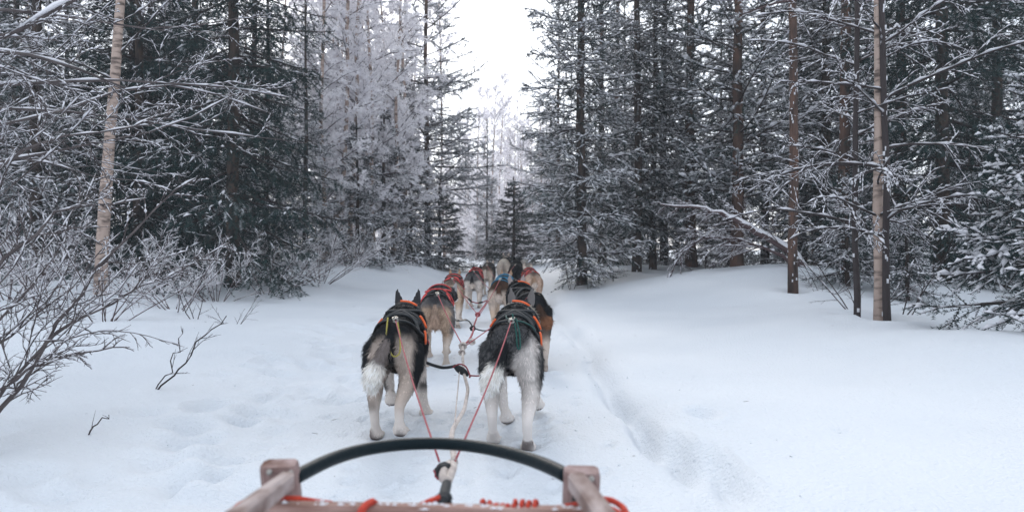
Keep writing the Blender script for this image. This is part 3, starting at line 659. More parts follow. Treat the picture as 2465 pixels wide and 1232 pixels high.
# ------------------------------------------------------------------ sled dogs
def ring_loft(rings, n=14):
    """rings: (centre, axis1*r1, axis2*r2) -> closed tube"""
    V = []; F = []
    a = np.linspace(0, 2 * np.pi, n, endpoint=False)
    for c, u, v in rings: V.append(np.asarray(c) + np.cos(a)[:, None] * u + np.sin(a)[:, None] * v)
    K = len(rings)
    for k in range(K - 1):
        for j in range(n):
            A, B = k * n + j, k * n + (j + 1) % n; F += [(A, B, B + n), (A, B + n, A + n)]
    V = np.concatenate(V); c0 = len(V); V = np.r_[V, [rings[0][0]], [rings[-1][0]]]
    for j in range(n):
        F.append((c0, (j + 1) % n, j)); F.append((c0 + 1, (K - 1) * n + j, (K - 1) * n + (j + 1) % n))
    return V, np.array(F)
def limb(pts, rx, ry=None):
    """round limb through pts with radii rx (side) and ry (front-back)"""
    P = np.array(pts, float); rx = np.array(rx); ry = rx if ry is None else np.array(ry)
    t = np.linspace(0, len(P) - 1, (len(P) - 1) * 4 + 1); i = np.arange(len(P))
    Q = np.stack([np.interp(t, i, P[:, k]) for k in range(3)], 1); X = np.interp(t, i, rx); Y = np.interp(t, i, ry)
    for _ in range(2): Q[1:-1] = (Q[:-2] + 2 * Q[1:-1] + Q[2:]) / 4
    T = np.gradient(Q, axis=0); T = nrm(T)
    ref = np.array([1.0, 0, 0]); rings = []
    for q, tt, x, y in zip(Q, T, X, Y):
        v = nrm(np.cross(tt, ref)); u = np.cross(v, tt)
        rings.append((q, u * x, v * y))
    e0 = (Q[0] - T[0] * min(X[0], Y[0]) * .7, rings[0][1] * .5, rings[0][2] * .5); e1 = (Q[-1] + T[-1] * min(X[-1], Y[-1]) * .7, rings[-1][1] * .5, rings[-1][2] * .5)
    return ring_loft([e0] + rings + [e1])

def vnoise(p, s, seed=0):
    q = p * s + seed * 3.1
    return (np.sin(q[:, 0] * 1.0 + 1.9 * np.sin(q[:, 1] * .7 + q[:, 2])) + np.sin(q[:, 1] * 1.3 + 1.7 * np.sin(q[:, 2] * .9)) + np.sin(q[:, 2] * 1.1 + 1.5 * np.sin(q[:, 0] * 1.2))) / 3

BLACK = (.014, .016, .019); CHAR = (.045, .045, .050); GREY = (.17, .16, .16); LGREY = (.42, .40, .40); CREAM = (.62, .52, .45); BUFF = (.38, .25, .17); TAN = (.33, .16, .085); WHITE = (.80, .75, .71); BROWN = (.09, .045, .028)

def make_dog(label, px, D, yaw=0.0, scale=1.0, seed=1, coat=None, gait=((0, 0, 0),) * 4, head=(0, 0, 0), tail=(-.06, -.10), hair=14000, vox=.016,
             web=('web_black', 'web_orange'), head_up=0.0, x=None, hairw=.0045, extras=None, harness='xback', accent=1.0):
    g = np.random.default_rng(seed)
    segs = []   # (tag, p0, p1, r0, r1, t0, t1) for region lookup
    parts = []
    def add(tagname, pts, rx, ry=None):
        parts.append(limb(pts, rx, ry))
        n = len(pts)
        rr = rx if ry is None else [(a + b) / 2 for a, b in zip(rx, ry)]
        for k in range(n - 1): segs.append((tagname, np.array(pts[k], float), np.array(pts[k + 1], float), rr[k], rr[k + 1], k / (n - 1), (k + 1) / (n - 1)))
    # torso: half width, half height
    TZ = [(-.335, .50, .05, .07), (-.29, .485, .105, .105), (-.20, .472, .130, .122), (-.08, .458, .126, .130), (.06, .445, .135, .152), (.18, .44, .142, .165), (.28, .455, .128, .150), (.35, .48, .09, .11)]
    parts.append(ring_loft([(np.array([0, y, z]), np.array([w_ * .92, 0, 0]), np.array([0, 0, h_])) for y, z, w_, h_ in TZ], 18))
    for a, b in zip(TZ[:-1], TZ[1:]): segs.append(('torso', np.array([0, a[0], a[1]]), np.array([0, b[0], b[1]]), (a[2] + a[3]) / 2, (b[2] + b[3]) / 2, 0, 1))
    hu = head_up; hx, hy, hzz = head
    nk = np.array([hx * .5, .46 + hy * .5, .545 + hu]); hd = np.array([hx, .55 + hy, .565 + hu + hzz])
    yawh = math.atan2(hx, .35) * 1.3; hf = np.array([math.sin(yawh), math.cos(yawh), 0]); hs = np.array([math.cos(yawh), -math.sin(yawh), 0])
    add('neck', [(0, .26, .50), (hx * .25, .37, .525 + hu * .6), nk], [.118, .112, .092], [.125, .115, .092])
    add('head', [nk + (0, 0, .01), hd, hd + hf * .07 + (0, 0, -.012)], [.080, .076, .052], [.075, .072, .050])
    add('muzzle', [hd + hf * .05 + (0, 0, -.02), hd + hf * .15 + (0, 0, -.045)], [.042, .028])
    for s in (-1, 1):
        eb = hd + hs * s * .050 + np.array([0, 0, .045]) - hf * .01
        add('ear', [eb, eb + hs * s * .008 + np.array([0, 0, .045]), eb + hs * s * .013 + np.array([0, 0, .098])], [.030, .026, .007], [.016, .012, .006])
    rest = {}
    for s in (-1, 1):
        dx, dy, lf = gait[0 if s < 0 else 1]
        foot = np.array([s * .072 + dx, -.235 + dy, .022 + lf])
        hip = np.array([s * .072, -.215, .46]); knee = np.array([s * .098 + dx * .4, -.115 + dy * .55, .315 + lf * .35]); hock = np.array([s * .072 + dx * .9, -.325 + dy * .85, .168 + lf * .85])
        ank = foot + (0, -.030 - lf * .25, .045)
        add('hind', [hip, knee * .55 + hip * .45 + np.array([0, -.035, -.02]), knee * .75 + hock * .25 + np.array([0, -.015, 0]), hock * .82 + knee * .18, hock, ank], [.076, .066, .046, .031, .025, .022], [.098, .10, .066, .038, .031, .023])
        add('hpaw', [ank, foot + (0, -.005, 0), foot + (0, .040, -.002 - lf * .1)], [.028, .037, .034], [.027, .030, .022])
        for q in (-.030, -.011, .011, .030): add('hpaw', [foot + (q * .8, .03, .004), foot + (q, .062, -.004 - lf * .1)], [.015, .013])
        dx, dy, lf = gait[2 if s < 0 else 3]
        foot = np.array([s * .075 + dx, .275 + dy, .022 + lf])
        sh = np.array([s * .085, .23, .42]); elb = np.array([s * .088, .185 + dy * .2, .315 + lf * .1]); wr = foot * .62 + elb * .38 + np.array([0, .015 + lf * .5, -.06 + lf * .15]) ; wr[2] = max(wr[2], .10)
        add('front', [sh, elb, wr, foot + (0, -.012, .04)], [.060, .042, .026, .022], [.08, .050, .028, .023])
        add('fpaw', [foot + (0, -.012, .04), foot, foot + (0, .040, -.002)], [.027, .040, .036], [.026, .03, .022])
        for q in (-.032, -.012, .012, .032): add('fpaw', [foot + (q * .8, .03, .004), foot + (q, .066, -.004)], [.016, .014])
    tx, tl = tail
    tp = [(0, -.315, .535), (tx * .2, -.375, .505), (tx * .6, -.405, .43), (tx, -.395, .36 + tl * .3), (tx * 1.15, -.365, .30 + tl)]
    add('tail', tp, [.022, .024, .030, .048, .036])
    V = []; F = []; n = 0
    for v, f in parts: V.append(v); F.append(f + n); n += len(v)
    a = Acc(); a.add(np.concatenate(V), np.concatenate(F), 'skin'); me = a.mesh('raw')
    tmp = bpy.data.objects.new('tmp', me); COL.objects.link(tmp)
    m = tmp.modifiers.new('r', 'REMESH'); m.mode = 'VOXEL'; m.voxel_size = vox / scale
    m2 = tmp.modifiers.new('s', 'SMOOTH'); m2.iterations = 3; m2.factor = .5
    dg = bpy.context.evaluated_depsgraph_get(); body = bpy.data.meshes.new_from_object(tmp.evaluated_get(dg))
    bpy.data.objects.remove(tmp); body.name = 'body'
    body.calc_loop_triangles(); nv = len(body.vertices)
    co = np.empty(nv * 3); body.vertices.foreach_get('co', co); co = co.reshape(-1, 3)
    no = np.empty(nv * 3); body.vertices.foreach_get('normal', no); no = no.reshape(-1, 3)
    tri = np.empty(len(body.loop_triangles) * 3, int); body.loop_triangles.foreach_get('vertices', tri); tri = tri.reshape(-1, 3)
    tags = sorted({s[0] for s in segs})
    def region(p):
        best = np.full(len(p), 1e9); tg = np.zeros(len(p), int); tt = np.zeros(len(p)); ax = np.zeros_like(p)
        for name, p0, p1, r0, r1, t0, t1 in segs:
            d = p1 - p0; u = np.clip(((p - p0) @ d) / (d @ d), 0, 1); dist = np.linalg.norm(p - p0 - u[:, None] * d, axis=1) / (r0 + (r1 - r0) * u)
            k = dist < best; best[k] = dist[k]; tg[k] = tags.index(name); tt[k] = (t0 + (t1 - t0) * u)[k]; ax[k] = nrm(d[None])[0]
        return np.array(tags)[tg], tt, ax
    def colour(p, nn):
        tg, tt, ax = region(p); nzv = vnoise(p, 14, seed) * .6 + vnoise(p, 33, seed + 5) * .4
        return coat(p, nn, tg, tt, nzv, g), tg, tt, ax
    cb, _, _, _ = colour(co, no)
    ca = body.color_attributes.new('Col', 'FLOAT_COLOR', 'POINT'); ca.data.foreach_set('color', np.c_[cb * .8, np.ones(nv)].ravel())
    body.materials.clear(); body.materials.append(MATS['skin'])
    body.polygons.foreach_set('use_smooth', np.ones(len(body.polygons), bool))
    # fur: blades rooted on the body
    A, B, C = co[tri[:, 0]], co[tri[:, 1]], co[tri[:, 2]]
    ar = np.linalg.norm(np.cross(B - A, C - A), axis=1); k = g.choice(len(tri), hair, p=ar / ar.sum())
    r1 = np.sqrt(g.random(hair)); r2 = g.random(hair); wA, wB, wC = (1 - r1)[:, None], (r1 * (1 - r2))[:, None], (r1 * r2)[:, None]
    p = A[k] * wA + B[k] * wB + C[k] * wC; nn = nrm(no[tri[k, 0]] * wA + no[tri[k, 1]] * wB + no[tri[k, 2]] * wC)
    c, tg, tt, ax = colour(p, nn)
    flow = np.where((tg == 'torso')[:, None], np.array([0, -1.0, -.45]), ax)
    flow = np.where(np.isin(tg, ['neck', 'head', 'muzzle'])[:, None], -ax, flow)
    flow = nrm(flow - (flow * nn).sum(1, keepdims=True) * nn + g.normal(0, .25, p.shape))
    LEN = {'torso': .022, 'neck': .034, 'head': .015, 'muzzle': .006, 'ear': .006, 'hind': .025, 'hpaw': .010, 'front': .015, 'fpaw': .010, 'tail': .032}
    ln = np.array([LEN[t] for t in tags])[np.searchsorted(tags, tg)] * g.uniform(.6, 1.3, hair)
    clump = .5 + .5 * np.clip(vnoise(p, 95, seed + 2) * 1.6, -1, 1); ln = ln * (.7 + .6 * clump)
    ln = np.where(tg == 'hind', ln * np.clip(1.25 - 1.25 * tt, .25, 1.1), ln)
    d1 = nrm(flow + nn * .55); d2 = nrm(flow + nn * .15 + np.array([0, 0, -.25]))
    sd_ = nrm(np.cross(d1, nn) + g.normal(0, .2, p.shape)) * (hairw / scale) * g.uniform(.6, 1.2, (hair, 1))
    p = p - nn * .004
    q1 = p + d1 * ln[:, None] * .5; q2 = q1 + d2 * ln[:, None] * .55
    HV = np.stack([p - sd_ * .5, p + sd_ * .5, q1 - sd_ * .42, q1 + sd_ * .42, q2], 1)
    HN = nrm(nn + d1 * .15)
    f = np.array([[0, 1, 3], [0, 3, 2], [2, 3, 4]])
    c = c * g.uniform(.72, 1.25, (hair, 1)) * (.82 + .34 * clump[:, None])
    cc = np.repeat(c[:, None], 5, 1); cc[:, :2] *= .85; cc[:, 4] *= 1.08
    fa = Acc(); fa.add(HV.reshape(-1, 3), (np.arange(hair)[:, None, None] * 5 + f[None]).reshape(-1, 3), 'fur', np.clip(cc, 0, .95).reshape(-1, 3))
    fm = fa.mesh('fur'); fm.normals_split_custom_set_from_vertices(np.repeat(HN[:, None], 5, 1).reshape(-1, 3).tolist())
    X = PX(px, D) if x is None else x; Y = D + .27 * scale
    e = empty('sled_dog', (X, Y, hz(X, Y) - .026), yaw); e.scale = (scale,) * 3; tag(e, label, 'dog', 'huskies harnessed in pairs to the sled')
    link('body', body, e); link('fur', fm, e)
    # harness
    bvh = BVHTree.FromPolygons([tuple(v) for v in co], [tuple(t) for t in tri])
    def surf(y, ang, off=.020):
        c0 = np.array([0, y, .46 + max(0, y - .25) * .5]); dd = np.array([math.sin(R(ang)), 0, math.cos(R(ang))])
        h = bvh.ray_cast(Vector(c0 + dd * .45), Vector(-dd)); 
        q = np.array(h[0]) if h[0] is not None else c0 + dd * .14
        return q + dd * off, dd
    def strap(pts, width, mat, name, off=.020, th=.006, n=22):
        ys = np.interp(np.linspace(0, 1, n), np.linspace(0, 1, len(pts)), [a for a, b in pts]); an = np.interp(np.linspace(0, 1, n), np.linspace(0, 1, len(pts)), [b for a, b in pts])
        S_ = [surf(a, b, off) for a, b in zip(ys, an)]; Q = np.array([s[0] for s in S_]); Nn = np.array([s[1] for s in S_])
        for _ in range(3): Q[1:-1] = (Q[:-2] + 2 * Q[1:-1] + Q[2:]) / 4
        T = nrm(np.gradient(Q, axis=0)); W = nrm(np.cross(T, Nn)) * width / 2; U = nrm(np.cross(W, T)) * th
        U *= np.sign((U * Nn).sum(1, keepdims=True))
        V = np.stack([Q - W - U, Q + W - U, Q + W + U * .6, Q - W + U * .6], 1).reshape(-1, 3)
        F = []
        for k in range(n - 1):
            for j in range(4):
                a0, b0 = k * 4 + j, k * 4 + (j + 1) % 4; F += [(a0, b0, b0 + 4), (a0, b0 + 4, a0 + 4)]
        F += [(0, 2, 1), (0, 3, 2), ((n - 1) * 4, (n - 1) * 4 + 1, (n - 1) * 4 + 2), ((n - 1) * 4, (n - 1) * 4 + 2, (n - 1) * 4 + 3)]
        hacc.add(V, np.array(F), mat)
    hacc = Acc(); m1, m2_ = web
    ringp = [(.31, a) for a in range(-110, 111, 20)]
    strap(ringp, .024, m1, 'c', n=30, off=.012)
    if accent > .5: strap([(.325, a) for a in range(-50, 51, 20)], .014, m2_, 'c', off=.019)
    else: strap([(.33, -8), (.32, 12), (.30, 26)], .016, m2_, 'c', off=.022, n=8)
    for s in (-1, 1):
        strap([(.30, s * 42), (.20, s * 16), (.10, -s * 12), (-.02, -s * 46), (-.10, -s * 62)], .018, m1, 'x', off=.014)
        strap([(.28, s * 95), (.12, s * 88), (-.05, s * 68), (-.18, s * 34), (-.275, s * 6)], .018, m1, 's', off=.014)
        strap([(.14, s * 5), (.13, s * 45), (.12, s * 88)], .017, m1, 'g', off=.014)
        if accent > .5:
            strap([(.28, s * 44), (.18, s * 18), (.11, 0)], .013, m2_, 'x', off=.021); strap([(.05, s * 80), (-.04, s * 66), (-.12, s * 50)], .014, m2_, 's', off=.022)
            strap([(.135, s * 20), (.128, s * 52), (.122, s * 80)], .014, m2_, 'g', off=.022); strap([(.03, -s * 34), (-.03, -s * 48), (-.08, -s * 58)], .013, m2_, 'x', off=.022)
        elif s > 0:
            strap([(.20, 40), (.17, 55), (.15, 66)], .018, m2_, 'g', off=.022, n=8); strap([(.06, 70), (.03, 80), (.0, 92)], .020, m2_, 'g', off=.022, n=8)
        else: strap([(.10, -40), (.09, -50), (.08, -58)], .014, m2_, 'g', off=.022, n=6)
    if harness == 'pad':
        for yy in (.05, .09, .17, .21): strap([(yy, -50), (yy, 0), (yy, 50)], .045, m1, 'pad', off=.010)
    link('harness', hacc.mesh('harness'), e)
    tugp, _ = surf(-.285, 4, .03)
    tp_ = e.location + Matrix.Rotation(yaw, 3, 'Z') @ (Vector(tugp) * scale)
    colp, _ = surf(.36, 150, .03)
    cp_ = e.location + Matrix.Rotation(yaw, 3, 'Z') @ (Vector(colp) * scale)
    return e, np.array(tp_), np.array(cp_), surf

def mix(a, b, k): k = np.clip(k, 0, 1)[:, None]; return a * (1 - k) + b * k
def coat_std(back=BLACK, side=CHAR, rear=CREAM, leg=WHITE, belly=WHITE, ruff=LGREY, tailb=CHAR, tailt=WHITE, headc=GREY, earc=BLACK, zs=.40, rear_top=.48, stripe=BLACK, outer=BLACK, hockdark=.0,
             muzz=WHITE, asym=0.0, leg_top=.26, rear_edge=.07, grizzle=.0):
    C_ = {k: np.array(v) for k, v in dict(back=back, side=side, rear=rear, leg=leg, belly=belly, ruff=ruff, tailb=tailb, tailt=tailt, headc=headc, earc=earc, stripe=stripe, outer=outer, muzz=muzz).items()}
    def f(p, n, tg, tt, nz, g):
        N = len(p); o = np.tile(C_['back'], (N, 1)); z = p[:, 2] + nz * .035
        body = np.isin(tg, ['torso', 'hind', 'front'])
        o = mix(o, np.tile(C_['side'], (N, 1)), (np.abs(n[:, 0]) - .45) / .4 + nz * .4)
        o = mix(o, np.tile(C_['belly'], (N, 1)), (zs - .06 - z) / .05)
        # rear panel
        rearw = sstep(-.15, .35, -n[:, 1] + nz * .25) * sstep(-.10, -.19, p[:, 1]) * sstep(rear_top + .03, rear_top - .04, z + asym * p[:, 0])
        rc = np.tile(C_['rear'], (N, 1))
        rc = mix(rc, np.tile(C_['stripe'], (N, 1)), sstep(.040, .015, np.abs(p[:, 0] + .01 + nz * .015)) * sstep(.30, .40, z))
        rc = mix(rc, np.tile(C_['outer'], (N, 1)), sstep(rear_edge + .03, rear_edge + .06, np.abs(p[:, 0]) + nz * .02) * sstep(.22, .30, z))
        o = mix(o, rc, np.where(body, rearw, 0))
        # legs
        hl = np.where(np.isin(tg, ['hind', 'hpaw']), sstep(leg_top + .05, leg_top - .05, z), 0)
        lc = np.tile(C_['leg'], (N, 1))
        if hockdark: lc = mix(lc, np.tile(C_['outer'], (N, 1)), hockdark * np.exp(-((p[:, 2] - .20) / .035) ** 2) * sstep(.02, .06, np.abs(p[:, 0]) - .04 + nz * .03))
        o = mix(o, lc, hl); o = mix(o, lc, np.where(np.isin(tg, ['front', 'fpaw']), sstep(.40, .30, z), 0))
        o = mix(o, np.tile(np.array((.05, .04, .04)), (N, 1)), np.where(np.isin(tg, ['hpaw', 'fpaw']), sstep(.5, .8, -n[:, 2]), 0) * .9)
        o = mix(o, np.tile(np.array((.07, .05, .05)), (N, 1)), np.where(np.isin(tg, ['hpaw']), sstep(.15, .5, -n[:, 1]) * sstep(-.1, .35, nz) * sstep(.085, .06, p[:, 2]), 0) * .85)
        o = np.where((tg == 'neck')[:, None], mix(np.tile(C_['ruff'], (N, 1)), o, sstep(.33, .28, p[:, 1] + nz * .03)), o)
        o = np.where((tg == 'head')[:, None], C_['headc'], o); o = np.where((tg == 'muzzle')[:, None], C_['muzz'], o)
        o = np.where((tg == 'ear')[:, None], C_['earc'], o)
        tl = mix(np.tile(C_['tailb'], (N, 1)), np.tile(C_['tailt'], (N, 1)), sstep(.46, .56, tt + nz * .06))
        o = np.where((tg == 'tail')[:, None], tl, o)
        if grizzle: o = mix(o, np.tile(np.array(LGREY), (N, 1)), np.where(body & (p[:, 2] > .38), grizzle * (g.random(N) ** 2), 0))
        return np.clip(o, .004, .9)
    return f

TUG = {}; NECK = {}; SURF = {}
def dog(key, *a, **k):
    e, t, n, s = make_dog(*a, **k); TUG[key] = t; NECK[key] = n; SURF[key] = (e, s); return e
dog('L1', 'black husky with white-tipped hanging tail and orange-trimmed harness, next to the sled', 938, 3.50, yaw=R(3), seed=1, hair=40000, vox=.012, hairw=.0038, harness='pad', accent=0.0,
    gait=((-.02, .06, 0), (-.03, -.10, .06), (.02, -.12, .10), (.045, .02, 0)), tail=(-.078, .0), head=(.0, 0, .0), web=('web_black', 'web_orange'),
    coat=coat_std(back=BLACK, side=BLACK, rear=(.54, .45, .39), leg=(.80, .72, .66), ruff=(.30, .28, .27), tailb=(.20, .17, .16), tailt=(.90, .86, .80), headc=CHAR, earc=CHAR, rear_top=.52, hockdark=.9, zs=.34, leg_top=.205, rear_edge=.052))
dog('R1', 'grizzled black-and-white husky with round white tail tip and white ruff next to sled', 1236, 3.42, yaw=R(-3), seed=2, hair=40000, vox=.012, hairw=.0038, harness='pad', accent=0.0, scale=1.02,
    gait=((-.015, .07, 0), (.01, -.07, 0), (.03, -.10, .02), (.04, .05, .06)), tail=(-.080, .0), head=(.02, 0, .01), web=('web_black', 'web_orange'),
    coat=coat_std(back=(.030, .033, .037), side=(.024, .027, .031), rear=(.66, .61, .58), leg=(.82, .76, .72), ruff=(.62, .59, .55), tailb=BLACK, tailt=(.90, .87, .82), headc=CHAR, earc=GREY, rear_top=.43, zs=.36, asym=-1.1, stripe=CHAR, grizzle=.28, rear_edge=.085, leg_top=.22))
dog('L2', 'buff-rumped dark husky wearing a bright red strap harness', 1042, 5.68, yaw=R(4), seed=3, hair=22000, hairw=.006, web=('web_black', 'web_red'), head=(.10, 0, -.03),
    gait=((-.01, -.02, .0), (.01, .10, 0), (0, .05, 0), (0, -.05, .05)), tail=(.0, .06), coat=coat_std(back=CHAR, side=GREY, rear=(.52, .38, .28), leg=(.68, .58, .50), ruff=GREY, tailb=(.36, .26, .20), tailt=(.40, .28, .21), headc=CHAR, earc=LGREY, rear_top=.50, stripe=(.40, .27, .2), outer=GREY))
dog('R2', 'black husky with rusty brown tail swung out to the right', 1272, 5.55, yaw=R(9), seed=4, hair=22000, hairw=.006, scale=1.02, web=('web_black', 'web_orange'), accent=0.0, head_up=.02, tail=(.07, .09),
    gait=((0, .05, 0), (0, -.05, 0), (0, -.05, 0), (0, .05, 0)), coat=coat_std(back=BLACK, side=BLACK, rear=(.15, .11, .09), leg=CREAM, ruff=BLACK, tailb=(.06, .035, .025), tailt=(.22, .10, .055), headc=BLACK, earc=(.35, .30, .29), rear_top=.40, stripe=BLACK))
dog('L3', 'cream and tan husky with narrow red harness straps', 1084, 8.55, yaw=R(1), seed=5, hair=12000, hairw=.008, web=('web_red', 'web_black'), tail=(.0, .08),
    gait=((-.01, .10, .05), (.01, -.02, 0), (0, .05, 0), (0, -.05, .05)), coat=coat_std(back=(.16, .12, .10), side=(.30, .24, .20), rear=(.68, .52, .39), leg=(.74, .64, .56), ruff=(.5, .46, .42), tailb=BUFF, tailt=CREAM, headc=CREAM, earc=BUFF, rear_top=.53, stripe=BUFF, outer=(.33, .22, .15)))
dog('R3', 'husky with brown-black rump, cream ruff and blue harness', 1208, 8.5, yaw=R(-5), seed=6, hair=12000, hairw=.008, web=('web_blue', 'web_blue'), tail=(.0, .08),
    gait=((0, -.03, 0), (0, .08, 0), (0, -.05, 0), (0, .05, 0)), coat=coat_std(back=(.05, .028, .02), side=(.10, .06, .04), rear=(.68, .56, .47), leg=(.66, .50, .38), ruff=(.62, .55, .48), tailb=BROWN, tailt=CREAM, headc=CREAM, earc=BUFF, rear_top=.46, stripe=CREAM, outer=CREAM))
dog('L4', 'grey husky with dark rump patch and white hind legs in red harness', 1139, 11.2, yaw=R(-2), seed=7, hair=8000, vox=.02, hairw=.011, web=('web_black', 'web_red'), tail=(.0, .08),
    gait=((-.01, -.05, 0), (.02, .05, 0), (0, .05, 0), (0, -.05, 0)), coat=coat_std(back=CHAR, side=GREY, rear=(.72, .64, .58), leg=(.72, .62, .54), ruff=GREY, tailb=BLACK, tailt=CREAM, headc=CHAR, earc=BLACK, rear_top=.45, stripe=(.5, .42, .38), outer=CREAM))
dog('R4', 'pinkish tan husky with dark saddle walking abreast of the grey husky', 1281, 11.0, yaw=R(5), seed=8, hair=8000, vox=.02, hairw=.011, web=('web_red', 'web_black'), tail=(.0, .08),
    coat=coat_std(back=(.14, .10, .085), side=(.46, .35, .28), rear=(.64, .46, .36), leg=(.66, .54, .44), ruff=CREAM, tailb=BUFF, tailt=CREAM, headc=CREAM, earc=CREAM, rear_top=.54, stripe=BUFF, outer=BUFF))
dog('L5', 'brown-saddled cream husky with pale upright ears ahead of the grey husky', 1172, 13.6, yaw=R(-4), seed=9, hair=6000, vox=.02, hairw=.013, web=('web_black', 'web_black'), tail=(.0, .08),
    coat=coat_std(back=(.10, .075, .06), side=(.22, .17, .14), rear=(.68, .56, .46), leg=(.70, .60, .51), ruff=CREAM, tailb=CREAM, tailt=CREAM, headc=CREAM, earc=CREAM, rear_top=.50, stripe=CREAM, outer=GREY))
dog('R5', 'solid black husky just ahead of the blue-harnessed dog', 1242, 13.7, yaw=R(-2), seed=10, hair=6000, vox=.02, hairw=.013, web=('web_black', 'web_black'), head_up=.06,
    coat=coat_std(back=BLACK, side=BLACK, rear=CHAR, leg=CREAM, ruff=BLACK, tailb=BLACK, tailt=BLACK, headc=BLACK, earc=BLACK, rear_top=.40))
dog('L6', 'all-cream lead husky with one ear showing above its broad back', 1214, 16.2, yaw=R(-3), seed=11, hair=5000, vox=.02, hairw=.015, web=('web_black', 'web_black'), scale=1.08, head_up=.02,
    coat=coat_std(back=(.74, .66, .57), side=(.72, .62, .53), rear=(.74, .62, .52), leg=WHITE, ruff=WHITE, tailb=CREAM, tailt=CREAM, headc=CREAM, earc=CREAM, stripe=CREAM, outer=CREAM))
dog('R6', 'white-backed lead husky beyond the black husky', 1263, 16.3, yaw=R(2), seed=12, hair=5000, vox=.02, hairw=.015, web=('web_black', 'web_black'), scale=1.02,
    coat=coat_std(back=(.55, .52, .48), side=(.30, .27, .25), rear=(.55, .48, .42), leg=WHITE, ruff=WHITE, tailb=CREAM, tailt=CREAM, headc=CREAM, earc=CHAR, stripe=CREAM, outer=CREAM))

# ------------------------------------------------------------------ lines
def rope_mesh(acc, pts, r, mat, K=20, sides=6, wob=0.0, seed=0):
    q = np.array(pts, float); t = np.r_[0, np.cumsum(np.linalg.norm(np.diff(q, axis=0), axis=1))]; u = np.linspace(0, t[-1], K)
    p = np.stack([np.interp(u, t, q[:, k]) for k in range(3)], 1)
    for _ in range(2): p[1:-1] = (p[:-2] + 2 * p[1:-1] + p[2:]) / 4
    if wob: p[1:-1] += np.random.default_rng(seed).normal(0, wob, (K - 2, 3))
    tubes(acc, p[None], np.full((1, K), r), sides, mat)
def knot(acc, c, r, mat, n=26, seed=0):
    """a small lumpy knot: a rope wound over itself"""
    g = np.random.default_rng(seed); a = np.linspace(0, 6 * np.pi, n)
    p = np.stack([np.cos(a) * r * (1 + .3 * np.sin(a * .37)), np.sin(a * .6 + 1) * r, np.sin(a) * r * .9], 1) + np.array(c)
    tubes(acc, p[None], np.full((1, n), r * .55), 5, mat)
def clip_ring(acc, c, d, r, mat='metal', wire=.003):
    """oval snap link along direction d"""
    d = nrm(np.array(d)[None])[0]; s = nrm(np.cross(d, [0, 0, 1.])[None])[0]; a = np.linspace(0, 2 * np.pi, 17)
    p = np.array(c) + np.outer(np.cos(a) * r * 1.9, d) + np.outer(np.sin(a) * r, s) + np.outer(.001 * a, [0, 0, 1])
    tubes(acc, p[None], np.full((1, 17), wire), 5, mat)
def rope_thing(name, label, cat, segs, group=None):
    """segs: list of (partname, builder(acc))"""
    org = None; e = empty(name, (0, 0, 0)); tag(e, label, cat, group)
    for nm, fn in segs:
        a = Acc(); fn(a); link(nm, a.mesh(nm), e)
    return e
BR = at(1078, 1118, 1.72)          # where the two wheel-dog lines meet in front of the sled
J2 = at(1114, 832, 4.55); TG = at(1108, 890, 4.05); J3 = at(1150, 757, 7.1); J3b = at(1138, 790, 5.9)
def tugline(key, end, label, clip=True):
    t = TUG[key]; d = end - t; L = np.linalg.norm(d); d = d / L; sag = np.array([0, 0, -.012 * L])
    rope_thing('tug_line', label, 'rope', [('rope', lambda a: rope_mesh(a, [t + d * .07, t + (end - t) * .35 + sag, t + (end - t) * .65 + sag, end], .0027 if key[1] == '1' else .0036, 'rope_red')),
        ('snap_link', lambda a: (clip_ring(a, t + d * .035, d, .013), knot(a, t + d * .075, .009, 'metal')))], 'red tug lines between dogs and gangline')
tugline('L1', BR + [-.022, .015, .004], 'red tug line from the orange-trimmed black husky back to the sled bridle')
tugline('R1', BR + [.016, .018, .004], 'red tug line from the grizzled husky back to the sled bridle')
tugline('L2', J2, 'red tug line from the buff-rumped dark husky to the gangline')
tugline('R2', J2 + [.02, .02, 0], 'red tug line from the brown-tailed black husky to the gangline')
tugline('L3', J3, 'thin red tug line from the cream and tan husky to the gangline')
tugline('R3', J3 + [.02, .02, 0], 'thin red tug line from the blue-harnessed husky to the gangline')
J4 = at(1186, 702, 9.8); J5 = at(1200, 680, 12.4)
tugline('L4', J4, 'thin red tug line from the grey husky to the gangline'); tugline('R4', J4, 'thin red tug line from the pinkish tan husky to the gangline')
tugline('L5', J5, 'thin red tug line from the brown-saddled husky to the gangline'); tugline('R5', J5, 'thin red tug line from the solid black husky to the gangline')
WR = [BR + [.015, .02, 0], at(1086, 1052, 2.1), at(1090, 1032, 2.5), at(1118, 985, 3.1), at(1127, 935, 3.6), TG + [.02, 0, -.02], at(1114, 868, 4.25), J2]
rope_thing('gangline', 'pale main gangline running from the sled up between the dog pairs', 'rope', [
    ('core_rope', lambda a: rope_mesh(a, WR, .0085, 'rope_white', K=50, sides=7)),
    ('safety_cord', lambda a: rope_mesh(a, [at(1094, 1030, 2.45), at(1098, 980, 3.1), at(1106, 895, 4.0)], .003, 'rope_white')),
    ('pink_rope', lambda a: rope_mesh(a, [J2, at(1130, 820, 5.0), at(1142, 790, 5.7), J3b, at(1146, 770, 6.5), J3, at(1168, 732, 8.4), J4, at(1194, 690, 11.2), J5, at(1215, 660, 14.5)], .0075, 'rope_red', K=60)),
    ('knot', lambda a: (knot(a, J2, .017, 'rope_white'), knot(a, at(1112, 848, 4.42), .014, 'rope_white', seed=3), knot(a, at(1136, 822, 4.9), .016, 'rope_white', seed=4))),
    ('knot', lambda a: (knot(a, J3b, .016, 'web_black', seed=5), knot(a, J3, .017, 'rope_red', seed=6))),
    ('knot', lambda a: (knot(a, J4, .017, 'web_black', seed=7), knot(a, J5, .017, 'rope_red', seed=8)))])
